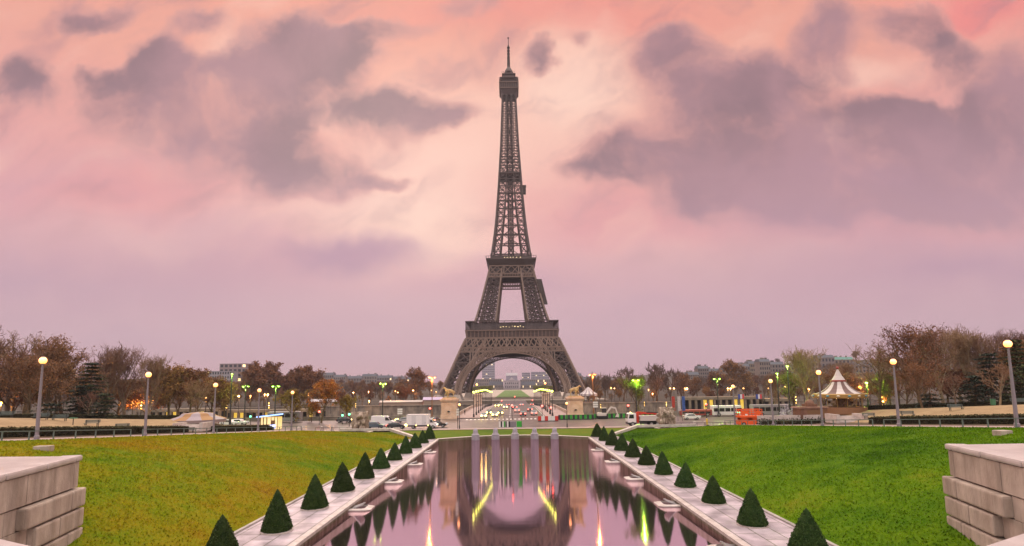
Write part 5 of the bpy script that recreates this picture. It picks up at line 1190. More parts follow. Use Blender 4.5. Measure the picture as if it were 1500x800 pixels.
b = MB(); b.lathe([(.28, -.02), (.28, .02)], n=16); o = b.build('round_mark', glow_mat('white_letter_glow', (1, 1, 1), 1.5), root); o.rotation_euler = (R(90), 0, 0); o.location = (.3, -.09, .85)
# striped tent roof on the left and market chalets by the river
tent_o = mat('orange_canvas', (.34, .18, .08), .8); tent_w = mat('pale_canvas', (.33, .26, .28), .8)
p = Q(290, 612, 112); root = thing('carousel_tent', 'low striped orange and white canvas roof rising behind the left steps', 'tent', (p.x, 112, T(p.x, 112) - 1.6))
b = MB(); b.lathe([(5.4, 2.3), (3.4, 3.0), (2.9, 3.5), (.6, 3.75), (.01, 3.8)], n=24, mf=lambda i, k: (k // 2) % 2); b.build('canopy', [tent_o, tent_w], root); b = MB(); b.lathe([(5.2, 1.7), (5.4, 2.3)], n=24); b.build('valance', tent_w, root)
for k in range(8): b = MB(); t_ = k * .785; b.tube((4.9 * math.cos(t_), 4.9 * math.sin(t_), 0), (4.9 * math.cos(t_), 4.9 * math.sin(t_), 2.3), .08); b.build('pole', pole_g, root)
# carousel
gold = mat('carousel_gold', (.36, .21, .06), .4, metal=.3); stripe_b = mat('brown_canvas', (.17, .10, .09), .8); stripe_w = mat('white_canvas', (.58, .50, .47), .8); wine = mat('carousel_red', (.30, .05, .04), .5)
cyw = 108.0; p = Q(1231, 595, cyw); zc = Q(1231, 599, cyw).z - .2
root = thing('carousel', 'merry go round with brown and white striped conical roof and gold rounding boards', 'carousel', (p.x, cyw, zc + .3), 0, None, .82)
b = MB(); b.lathe([(5.6, -1.2), (5.6, .35), (5.4, .4), (.01, .4)], n=32); b.build('platform', mat('carousel_floor', (.25, .12, .06), .6), root)
b = MB(); b.lathe([(5.3, 3.5), (4.0, 4.05), (3.0, 4.75), (2.2, 5.6), (1.62, 6.5)], n=32, mf=lambda i, k: (k // 2) % 2); b.build('canopy', [stripe_w, stripe_b], root, smooth=False)
b = MB(); b.lathe([(1.62, 6.5), (1.75, 6.55), (1.72, 6.85), (1.5, 6.9)], n=24); b.build('crown_ring', wine, root)
b = MB(); b.lathe([(1.5, 6.88), (.85, 7.9), (.3, 9.2), (.1, 9.6)], n=24, mf=lambda i, k: 0); b.build('top_cone', stripe_w, root)
b = MB(); b.ball((0, 0, 9.85), .36, 12); b.build('finial', wine, root)
b = MB(); b.lathe([(5.75, 2.55), (5.85, 2.7), (5.85, 3.45), (5.6, 3.62), (5.2, 3.6)], n=32); b.build('rounding_board', gold, root)
for k in range(16):
    t_ = 2 * math.pi * (k + .5) / 16; b = MB(); b.ball((0, 0, 0), .42, 10, sz=.75); o = b.build('medallion', mat('medallion_blue', (.10, .28, .33), .5) if k % 2 else mat('medallion_cream', (.6, .5, .36), .5), root); o.location = (5.72 * math.cos(t_), 5.72 * math.sin(t_), 3.08); o.scale = (1, 1, .8)
bulb = glow_mat('warm_bulb_glow', (1.0, .62, .22), 7.0)
for k in range(14):
    t_ = 2 * math.pi * k / 14; b = MB(); b.tube((4.7 * math.cos(t_), 4.7 * math.sin(t_), .4), (4.7 * math.cos(t_), 4.7 * math.sin(t_), 3.4), .07); b.build('twisted_pole', gold, root)
    b = MB(); b.ball((5.3 * math.cos(t_), 5.3 * math.sin(t_), 2.62), .12, 6); b.build('bulb', bulb, root)
lamp_light(root, (0, -3.2, 2.9), 120, (1.0, .5, .15))
b = MB(); b.lathe([(1.6, .4), (1.6, 2.6), (2.1, 3.2), (2.2, 3.5)], n=16); b.build('centre_drum', mat('drum_brown', (.12, .06, .03), .5, col2=(.3, .17, .06), scale=2), root)
hm = mat('carousel_horse_paint', (.42, .30, .20), .4); hd = mat('carousel_horse_dark', (.12, .06, .04), .4)
for k in range(9):
    t_ = 2 * math.pi * (k + .4) / 9; cx, cy = 3.7 * math.cos(t_), 3.7 * math.sin(t_)
    o = skin('horse', [(0, 0, 0, .24), (-.4, 0, 0, .24), (.4, 0, .05, .22), (.6, 0, .4, .14), (.75, 0, .62, .11), (1.0, 0, .5, .07), (.45, .12, -.4, .08), (.65, .12, -.7, .05), (.45, -.12, -.4, .08), (.3, -.12, -.7, .05), (-.5, .12, -.4, .09), (-.75, .12, -.75, .05), (-.5, -.12, -.4, .09), (-.4, -.12, -.75, .05)], [(0, 1), (0, 2), (2, 3), (3, 4), (4, 5), (2, 6), (6, 7), (2, 8), (8, 9), (1, 10), (10, 11), (1, 12), (12, 13)], hm if k % 2 else hd, root, 1)
    o.location = (cx, cy, 1.35 + .3 * (k % 2)); o.rotation_euler = (0, 0, t_ + math.pi / 2)
    b = MB(); b.tube((0, 0, -1.0), (0, 0, 2.0), .04, n=6); b.build('brass_pole', gold, o)
# brown booth in front of it and the white frosted trees
booth = mat('booth_wood', (.15, .065, .04), .6, col2=(.21, .10, .06), scale=1.2)
p = Q(1187, 612, 103); root = thing('wooden_booth', 'brown wooden booth with low domed roof left of the carousel', 'booth', (p.x, 103, Q(1187, 612, 103).z)); 
b = MB(); b.box((0, 0, .9), (5.0, 3.0, 1.9)); b.build('walls', booth, root); b = MB(); b.box((0, 0, 2.0), (5.6, 3.5, .3), top=(5.2, 3.2)); b.build('roof', booth, root); b = MB(); b.box((0, 0, 2.35), (2.0, 1.8, .5)); b.lathe([(.85, 2.5), (.8, 2.9), (.55, 3.3), (.01, 3.5)], n=14); b.build('dome', booth, root)
b = MB(); b.box((.4, -1.53, 1.0), (3.4, .06, 1.1)); b.build('shutter', mat('booth_shutter', (.18, .09, .04), .6), root)
fro = mat('white_tree_foliage', (.62, .58, .64), .7)
for px, Y, sc, lab in ((1153, 105, 1.0, 'white frosted artificial fir tree nearest the booth'), (1163, 106, .85, 'smaller white frosted fir tree touching the booth'), (1146, 109, .75, 'white frosted fir tree farthest left of the group')):
    p = Q(px, 612, Y); root = thing('white_fir_tree', lab, 'tree', (p.x, Y, p.z), 0, 'white frosted fir trees', sc); b = MB(); b.lathe([(.14, 0), (.06, 2.6)], n=6); b.build('trunk', pole_g, root); b = MB(); r = random.Random(int(px))
    for k in range(420):
        u = r.random(); z = .15 + 2.4 * u; rad = (1.05 * (1 - u) + .1) * r.uniform(.5, 1); t_ = r.uniform(0, 6.28); c = Vector((rad * math.cos(t_), rad * math.sin(t_), z)); d = Vector((math.cos(t_), math.sin(t_), r.uniform(-.3, .6))) * r.uniform(.15, .3); e = Vector((-math.sin(t_), math.cos(t_), r.uniform(-.5, .5))) * .07
        b.add([c - d * .4 - e, c + d, c - d * .4 + e], [(0, 1, 2)])
    b.build('crown', fro, root, fix=False)
# pedestrians on the bridge pavements
coat = mat('dark_coat', (.03, .03, .04), .9); coat2 = mat('brown_coat', (.12, .06, .04), .9); skinm = mat('skin', (.45, .27, .2), .6); hairm = mat('dark_hair', (.03, .02, .015), .7)
def person(cm, label):
    root = thing('person', label, 'person')
    skin('body', [(0, 0, .95, .15), (0, 0, 1.25, .17), (0, 0, 1.47, .07), (0, 0, 1.62, (.085, .10)), (0, 0, 1.72, .07), (.1, .02, .9, .09), (.11, .1, .5, .065), (.11, -.02, .06, .05), (.11, .16, .03, .045), (-.1, -.02, .9, .09), (-.11, .02, .5, .065), (-.11, -.22, .1, .05), (-.11, -.06, .03, .045), (.22, 0, 1.38, .06), (.27, -.05, 1.1, .05), (.26, .08, .86, .04), (-.22, 0, 1.38, .06), (-.27, .05, 1.1, .05), (-.26, .1, .86, .04)], [(0, 1), (1, 2), (2, 3), (3, 4), (0, 5), (5, 6), (6, 7), (7, 8), (0, 9), (9, 10), (10, 11), (11, 12), (1, 13), (13, 14), (14, 15), (1, 16), (16, 17), (17, 18)], skinm, root)
    b = MB(); b.lathe([(.22, .62), (.21, .95), (.235, 1.25), (.23, 1.4), (.1, 1.5)], n=12, sq=.72); b.build('coat', cm, root, smooth=True)
    b = MB(); b.lathe([(.10, 1.66), (.105, 1.72), (.07, 1.78), (.01, 1.79)], n=10); b.build('hair', hairm, root)
    for s in (-.11, .11): b = MB(); b.tube((s, .03, .62), (s, 0, .1), .09, .07, 8); b.build('trouser_leg', coat, root)
    for s in (-1, 1): b = MB(); b.tube((s * .21, 0, 1.4), (s * .28, -.02 * s, 1.08), .085, .07, 8); b.tube((s * .28, -.02 * s, 1.08), (s * .265, .09, .9), .07, .055, 8); b.build('sleeve', cm, root)
    return Maker(root)
PA, PB = person(coat, 'x'), person(coat2, 'x')
for mk, px, py, lab in ((PA, 681, 608, 'pedestrian in dark coat walking on the left bridge pavement'), (PB, 800, 603, 'pedestrian in brown coat on the right bridge pavement beside the signal'), (PA, 797.5, 600, 'pedestrian in dark coat behind the right bridge signal'), (PA, 813, 600.5, 'pedestrian in dark coat near the right bridge parapet'), (PB, 804, 599, 'pedestrian in brown coat farther along the right bridge pavement')):
    g = G(px, py, zf(20)); x = max(10.4, min(16.5, abs(g.x))) * (1 if g.x > 0 else -1); mk.place((x, g.y, zf(g.y - 157) + .14), rng.uniform(0, 6), lab, None)
# ------------------------------------------------------------------ distant buildings
win_d = mat('dark_window', (.035, .04, .05), .2, spec=.6); win_l = glow_mat('lit_window', (1.0, .66, .22), 1.6)
def block(name, label, cat, x0, x1, y, z0, z1, wallm, rows, cols, roofm=None, roofh=3.0, dep=14.0, lit=.06, seed=0, ww=.5, wh=.55, group=None, chim=0):
    r = random.Random(seed); cx = (x0 + x1) / 2; w = x1 - x0; h = z1 - z0; root = thing(name, label, cat, (cx, y, z0), 0, group)
    b = MB(); b.box((0, dep / 2, h / 2), (w, dep, h)); b.box((0, dep / 2, h - .2), (w + .6, dep + .6, .5)); b.build('wall', wallm, root)
    if roofm:
        b = MB(); b.box((0, dep / 2, h + roofh / 2), (w, dep, roofh), top=(w * .96, dep * .6)); q = b.build('roof', roofm, root)
        for k in range(chim): c = MB(); c.box((r.uniform(-.45, .45) * w, dep / 2, h + roofh + .6), (2.2, 1.0, 2.6)); c.build('chimney', wallm, q)
    cw_, rh = w / cols, h / rows; md = ml = None
    for i in range(rows):
        for j in range(cols):
            on = r.random() < lit
            loc = (-w / 2 + cw_ * (j + .5), -.05, rh * (i + .52))
            src = ml if on else md
            if src is None:
                c = MB(); c.box((0, 0, 0), (cw_ * ww, .3, rh * wh)); o = c.build('window', win_l if on else win_d, root)
                if on: ml = o
                else: md = o
            else: o = src.copy(); C.objects.link(o); o.parent = root
            o.location = loc
    return root
stone_b = mat('far_limestone', (.22, .175, .15), .9, var=.12, scale=.08); stone_b2 = mat('far_grey_stone', (.52, .44, .46), .9, var=.12, scale=.08); zinc = mat('zinc_roof', (.09, .095, .115), .6); tow = mat('grey_tower_cladding', (.24, .22, .27), .5)  # far_grey_stone is lightened, with distance haze put into its colour
def bpx(name, label, pl, pr, ptop, pbot, Y, wallm, rows, cols, **k):
    a, c = Q(pl, ptop, Y), Q(pr, ptop, Y); zb = Q((pl + pr) / 2, pbot, Y).z; rh = k.pop('roof_px', 0) * Y / FOC
    return block(name, label, 'building', a.x, c.x, Y, min(zb, BZ + 40), a.z - rh, wallm, rows, cols, roofh=max(rh, 1), **k)
# monument at the end of the lawn
Y = 1300; x0, x1 = Q(738, 570, Y).x, Q(761.5, 570, Y).x; z0 = BZ; zt = Q(750, 557.5, Y).z
root = thing('domed_academy', 'grey classical academy building closing the lawn under the tower arch', 'building', ((x0 + x1) / 2, Y, z0)); w = x1 - x0; h = zt - z0
b = MB(); b.box((0, 12, h / 2), (w, 24, h)); b.box((0, 11, h - .6), (w + 2, 25, 1.2)); b.box((0, 11, h * .55), (w + 1, 25, .8)); b.build('wall', stone_b2, root)
for k in range(8): b = MB(); b.lathe([(1.1, h * .08), (1.0, h * .8)], (-w / 2 + w * (k + .5) / 8, -1.0, 0), 10); b.build('column', stone_b2, root)
for i in range(2):
    for k in range(7): b = MB(); b.box((-w / 2 + w * (k + 1) / 8, -.2, h * (.26 + .4 * i)), (2.0, .6, 5)); b.build('window', win_d, root)
b = MB(); b.prism([(-w * .2, h + .8), (w * .2, h + .8), (0, h + 8)], -.5, 1.5); b.build('pediment', stone_b2, root)
b = MB(); b.box((0, 12, h + 6), (w * .74, 20, 12), top=(w * .68, 14)); b.build('dome_base', mat('hazed_slate', (.24, .21, .26), .7), root)  # lilac of the distance haze put into the slate colour
b = MB(); b.box((0, 12, h + 15.2), (w * .74, 16, 6.6)); b.build('white_scaffold_wrap', mat('white_wrap', (.85, .78, .80), .8), root); b = MB(); b.tube((0, 12, h + 18), (0, 12, h + 25), .35); b.box((1, 12, h + 24), (2, .2, 1.4)); b.build('flagpole', zinc, root)
for pl, pr, side in ((716, 737, 'left'), (763, 784, 'right')): bpx('academy_wing', '%s low wing of the classical academy with slate roof' % side, pl, pr, 559, 574, 1310, stone_b, 2, 10, roofm=zinc, roof_px=5, lit=.12, seed=len(side))
bpx('far_block', 'long pale building behind the left academy wing', 694, 737, 555.5, 571, 1700, stone_b, 3, 16, lit=.14, seed=4); bpx('far_block', 'long pale building with lit top floor behind the right academy wing', 762, 812, 556, 571, 1700, stone_b, 3, 18, lit=.14, seed=5)
a, c = Q(706, 526, 2700), Q(724.5, 526, 2700); rt_ = block('office_tower', 'tall dark office tower seen through the left of the tower arch', 'tower block', a.x, c.x, 2700, BZ, Q(715, 526, 2700).z, tow, 12, 7, dep=40, lit=.12, seed=3, ww=.82, wh=.35)
a, c = Q(764.5, 546, 2500), Q(776.5, 546, 2500); block('office_tower', 'grey rounded office block right of the academy dome', 'tower block', a.x, c.x, 2500, BZ, a.z, tow, 7, 6, dep=30, lit=.1, seed=6, ww=.7, wh=.4)
a, c = Q(778, 545, 2400), Q(804, 545, 2400); block('office_tower', 'wide grey office block with lit upper windows at the right of the arch', 'tower block', a.x, c.x, 2400, BZ, a.z, tow, 6, 12, dep=30, lit=.15, seed=7, ww=.7, wh=.4)
# hillside houses, left
bpx('apartment_block', 'modern grey apartment block with rooftop boxes above the left trees', 296, 340, 544, 575, 620, mat('modern_facade', (.30, .28, .30), .8), 5, 12, lit=.03, seed=11)
bpx('apartment_block', 'taller reddish grey block on top of the modern apartments', 322, 361, 533, 560, 640, mat('reddish_facade', (.26, .19, .19), .8), 4, 6, lit=.03, seed=12, ww=.6)
hb = [(421, 446, 545), (446, 470, 548), (470, 489, 546), (489, 506, 549), (506, 530, 551), (530, 552, 548), (552, 574, 550), (574, 594, 551.5), (596, 618, 552), (832, 852, 547), (852, 878, 552), (880, 905, 556)]
for i, (a, c, t_) in enumerate(hb): bpx('apartment_block', 'pale slate roofed apartment house on the skyline, %s' % ('%s along the ridge left of the tower' % (['first'] + ORD[1:])[i] if a < 700 else '%s of three right of the tower' % ['first', 'second', 'third'][i - 9]), a, c, t_, 575, 1000 + 30 * (i % 3), stone_b if i % 2 else mat('ridge_grey_stone', (.20, .17, .16), .9), 5, 6, roofm=zinc, roof_px=3.5, lit=.03, seed=20 + i, chim=3)
hb = [(1008, 1024, 545), (1022, 1038, 536), (1036, 1056, 540), (1058, 1078, 538), (1082, 1098, 533), (1096, 1112, 529), (1112, 1128, 526), (1126, 1148, 530), (1150, 1172, 534), (1172, 1198, 527), (1198, 1222, 520), (1222, 1250, 523), (1252, 1278, 531)]
for i, (a, c, t_) in enumerate(hb): bpx('apartment_block', 'slate roofed apartment house on the right hillside, %s from the left' % (['first'] + ORD[1:])[i], a, c, t_, 570, 640 + 40 * (i % 3), [stone_b, mat('hill_grey_stone', (.20, .16, .15), .9), mat('tan_facade', (.24, .18, .13), .9)][i % 3], 6, 5, roofm=zinc if i != 11 else mat('green_copper_roof', (.12, .26, .22), .6), roof_px=4, lit=.03, seed=40 + i, chim=4)
# long low arcades along the far embankment, warm lit inside
arc_m = mat('arcade_stone', (.22, .17, .12), .9, var=.2, scale=.4); glow_in = glow_mat('arcade_inner_glow', (1.0, .60, .05), .9)
def arcade(px0, px1, pt, pb, Y, n, label, lit):
    a, c = Q(px0, pt, Y), Q(px1, pt, Y); zb = Q((px0 + px1) / 2, pb, Y).z; w = c.x - a.x; h = a.z - zb; root = thing('arcade_building', label, 'arcade', ((a.x + c.x) / 2, Y, zb))
    b = MB(); b.box((0, 3, h - .6), (w, 7, 1.2)); b.box((0, 6.3, h / 2), (w, .4, h)); b.build('roof', arc_m, root)
    for k in range(n + 1): b = MB(); b.box((-w / 2 + w * k / n, 0, h / 2 - .5), (w / n * .34, 1.0, h - 1)); b.build('pillar', arc_m, root)
    for k in range(n):
        b = MB(); b.box((-w / 2 + w * (k + .5) / n, 5.9, h / 2 - .4), (w / n * .9, .2, h - 1.4)); b.build('back_panel', glow_in if k in lit else win_d, root)
arcade(1001, 1118, 582, 601, 222, 13, 'long dark stone arcade with yellow lit bays right of the banners', (4, 5, 9, 10)); arcade(1118, 1165, 584, 603, 222, 5, 'shorter arcade continuing behind the white frosted trees', ())
arcade(322, 470, 601, 616, 232, 16, 'long low stone arcade with dim lit bays behind the left lamps', (1, 2, 6, 9, 10, 13)); arcade(200, 322, 600, 613, 225, 12, 'low arcade farther left behind the bare trees', (3, 4, 8))
# chalets and the second small carousel on the far quay
for px0, px1, pt, pb, Y, col, lab in ((620, 648, 582, 594, 312, (.50, .38, .52), 'pale pink roofed chalet with red end wall on the far quay'), (556, 618, 587, 594.5, 316, (.42, .36, .33), 'long pale tented stalls on the far quay'), (455, 500, 585, 592, 300.0 + 14, (.45, .40, .42), 'white stalls on the far quay behind the orange tree')):
    a, c = Q(px0, pt, Y), Q(px1, pt, Y); w = c.x - a.x; h = max(3, a.z - BZ); root = thing('market_chalet', lab, 'chalet', ((a.x + c.x) / 2, Y, BZ)); b = MB(); b.box((0, 2, h * .35), (w, 4, h * .7)); b.build('wall', mat('chalet_wall', (.3, .22, .17), .8), root); b = MB(); b.prism([(-.6, h * .68), (4.6, h * .68), (2, h)], -w / 2 - .3, w / 2 + .3, axis='x'); b.build('roof', mat('roof_' + lab.split()[1], col, .7), root)
    b = MB(); b.box((-w / 2 - .05, 2, h * .34), (.2, 3.9, h * .66)); b.build('end_wall', mat('chalet_red', (.5, .06, .08), .7), root)
t = Q(862, 579, 325); root = thing('small_carousel', 'small white canopied carousel on the far quay right of the tower leg', 'carousel', (t.x, 325, BZ)); s_ = 12 * 325 / FOC / 5
b = MB(); b.lathe([(5.2, 4.2), (5.3, 5.4), (3.0, 7.0), (1.2, 8.8), (.1, 9.6)], n=24, mf=lambda i, k: k % 2); b.build('canopy', [stripe_w, tent_w], root)
for k in range(8): b = MB(); b.tube((4.9 * math.cos(k * .785), 4.9 * math.sin(k * .785), 0), (4.9 * math.cos(k * .785), 4.9 * math.sin(k * .785), 4.3), .12); b.build('pole', gold, root)
b = MB(); b.lathe([(5.3, 0), (5.3, .5), (.01, .5)], n=20); b.build('platform', booth, root)

# ------------------------------------------------------------------ trees
bark = mat('tree_bark', (.11, .066, .036), .9, var=.3, scale=1.2, rnd=.25); bark_pale = mat('plane_bark', (.24, .17, .11), .9, var=.35, scale=.8, rnd=.2)
twig_b = mat('twig_brown', (.21, .115, .068), .9, rnd=.3); twig_p = mat('twig_purple_grey', (.15, .095, .072), .9, rnd=.3)
leaf_b = mat('leaf_brown', (.29, .125, .04), .85, col2=(.15, .065, .028), scale=.5, rnd=.3); leaf_o = mat('leaf_orange', (.42, .13, .015), .8, col2=(.22, .07, .015), scale=.5, rnd=.2); leaf_y = mat('leaf_yellow', (.30, .17, .02), .8, col2=(.16, .11, .02), scale=.5, rnd=.2); leaf_g = mat('leaf_olive', (.13, .14, .025), .85, col2=(.22, .19, .04), scale=.5, rnd=.3)
ever = mat('evergreen_foliage', (.012, .020, .012), .9, col2=(.032, .042, .022), scale=.7); ever2 = mat('evergreen_light', (.035, .055, .016), .9, col2=(.09, .085, .02), scale=.6)
def make_tree(seed, h=12.0, tr=.28, clear=.25, spread=.55, up=.35, n1=9, n2=5, n3=5, n4=5, tw=.035, leaf=None, leafn=0, leafs=.16, twm=None, bk=None, lean=.0):
    r = random.Random(seed); tk, cr = MB(), MB(); tips = []
    def rv(): return Vector((r.gauss(0, 1), r.gauss(0, 1), r.gauss(0, 1)))
    def limb(p, d, l, rad, steps, wob, upk, thin):
        pts = [p]; q = p.copy(); d = d.normalized()
        for k in range(steps):
            d = (d + rv() * wob + Vector((0, 0, upk))).normalized(); q = q + d * (l / steps); pts.append(q.copy())
        for k in range(steps):
            r0 = rad * (1 - .75 * k / steps); r1 = rad * (1 - .75 * (k + 1) / steps)
            if thin:
                u = (pts[k + 1] - pts[k]).cross(rv()).normalized()
                b_ = cr; w0, w1 = max(r0, tw), max(r1, tw * .8); b_.add([pts[k] - u * w0, pts[k] + u * w0, pts[k + 1] + u * w1, pts[k + 1] - u * w1], [(0, 1, 2, 3)], 0)
            else: tk.tube(pts[k], pts[k + 1], r0, r1, 6 if rad > .08 else 4, 0, False)
        return pts, d
    tpts, td = limb(Vector((0, 0, -.3)), Vector((lean, 0, 1)), h * .78, tr, 8, .06, .05, False)
    for i in range(n1):
        f = clear + (1 - clear) * ((i + .5) / n1) ** .9; k = min(7, int(f * 8)); p = tpts[k].lerp(tpts[k + 1], f * 8 - k); a = i * 2.4 + r.uniform(-.4, .4)
        env = (1.0 - .55 * abs(f - .45) / .55)
        d = Vector((math.cos(a) * spread * 1.6, math.sin(a) * spread * 1.6, .55 + up + .5 * f)); l1 = h * spread * .78 * env * r.uniform(.85, 1.15)
        p1, d1 = limb(p, d, l1, tr * .5 * (1 - .5 * f), 5, .14, up * .28, False)
        for j in range(n2):
            g = .25 + .75 * (j + .6) / n2; k = min(4, int(g * 5)); q = p1[k].lerp(p1[min(5, k + 1)], g * 5 - k); dd = (d1 + rv() * .55).normalized(); l2 = l1 * .55 * r.uniform(.7, 1.1) * (1.15 - .35 * g)
            p2, d2 = limb(q, dd + Vector((0, 0, up * .5)), l2, tr * .17, 4, .16, up * .25, False if tr * .17 > .03 else True)
            for s in range(n3):
                g = .2 + .8 * (s + .6) / n3; k = min(3, int(g * 4)); q2 = p2[k].lerp(p2[min(4, k + 1)], g * 4 - k); l3 = l2 * .55 * r.uniform(.6, 1.2); p3, d3 = limb(q2, d2 + rv() * .6 + Vector((0, 0, up * .6)), l3, tw * 1.4, 3, .2, up * .25, True); tips.append(p3[-1])
                for e in range(n4):
                    q3 = p3[1 + e % 3]; p4, d4 = limb(q3, d3 + rv() * .6 + Vector((0, 0, up * .6)), l3 * .6 * r.uniform(.5, 1.2), tw, 2, .2, up * .25, True); tips.append(p4[-1])
    for k in range(leafn):
        c = r.choice(tips) + rv() * h * .022; s_ = leafs * r.uniform(.6, 1.3); d = rv().normalized() * s_; e = d.cross(rv()).normalized() * s_ * .8; cr.add([c - d, c + e, c + d, c - e], [(0, 1, 2, 3)], 1)
    return tk, cr, [twm or twig_b, leaf or leaf_b], bk or bark
def tree_maker(name, **k):
    tk, cr, ms, bk = make_tree(**k); root = thing(name, 'x', 'tree'); tk.build('trunk', bk, root, fix=False); cr.build('crown', ms, root, fix=False); mk = Maker(root); mk.h = sorted(v[2] for v in cr.v)[int(len(cr.v) * .997)]; return mk
TREES = {
 'wide': tree_maker('bare_tree', seed=1, h=14, tr=.36, clear=.22, spread=.62, up=.25, n1=11, n2=6, n3=5, n4=5, tw=.03),
 'wideleaf': tree_maker('brown_leaved_tree', seed=2, h=13, tr=.34, clear=.2, spread=.66, up=.18, n1=11, n2=6, n3=5, n4=4, tw=.03, leaf=leaf_b, leafn=3200, leafs=.13),
 'up': tree_maker('bare_tree', seed=3, h=16, tr=.32, clear=.18, spread=.60, up=.62, n1=15, n2=7, n3=6, n4=6, tw=.026, bk=bark_pale),
 'round': tree_maker('brown_leaved_tree', seed=4, h=12, tr=.3, clear=.25, spread=.6, up=.3, n1=11, n2=6, n3=5, n4=4, tw=.035, leaf=leaf_b, leafn=6500, leafs=.16),
 'orange': tree_maker('orange_tree', seed=5, h=11, tr=.28, clear=.2, spread=.62, up=.3, n1=10, n2=6, n3=5, n4=3, tw=.03, leaf=leaf_o, leafn=6500, leafs=.16),
 'yellow': tree_maker('yellow_tree', seed=6, h=9, tr=.24, clear=.2, spread=.6, up=.3, n1=10, n2=5, n3=5, n4=3, tw=.03, leaf=leaf_y, leafn=4500, leafs=.15),
 'olive': tree_maker('olive_tree', seed=7, h=12, tr=.3, clear=.25, spread=.6, up=.3, n1=10, n2=6, n3=5, n4=4, tw=.03, leaf=leaf_g, leafn=6000, leafs=.15),
 'small': tree_maker('young_bare_tree', seed=8, h=7, tr=.16, clear=.3, spread=.6, up=.35, n1=9, n2=5, n3=4, n4=3, tw=.025, bk=bark_pale),
 'far': tree_maker('bank_tree', seed=9, h=18, tr=.42, clear=.2, spread=.6, up=.35, n1=10, n2=6, n3=5, n4=5, tw=.085, twm=twig_p, leaf=leaf_b, leafn=2200, leafs=.30),
 'farb': tree_maker('bank_tree', seed=10, h=18, tr=.42, clear=.2, spread=.62, up=.3, n1=10, n2=6, n3=5, n4=4, tw=.09, leaf=leaf_b, leafn=6500, leafs=.34),
 'farc': tree_maker('bank_tree', seed=12, h=18, tr=.42, clear=.2, spread=.55, up=.5, n1=11, n2=6, n3=5, n4=5, tw=.08, twm=twig_p),
 'lawn': tree_maker('lawn_tree', seed=13, h=14, tr=.34, clear=.2, spread=.6, up=.4, n1=9, n2=5, n3=4, n4=3, tw=.10, leaf=leaf_g, leafn=4500, leafs=.4),
}
def tree(kind, px, ptop, Y, label, group=None, zb=None, wide=1.0):
    t = Q(px, ptop, Y); z0 = (T(t.x, Y) if Y < 157 else hill(t.x, Y)) if zb is None else zb; sc = max(.25, (t.z - z0) / TREES[kind].h * 1.0)
    TREES[kind].place((t.x, Y, z0 - .1), rng.uniform(0, 6.28), label, group, (sc * wide, sc * wide, sc))
    return t
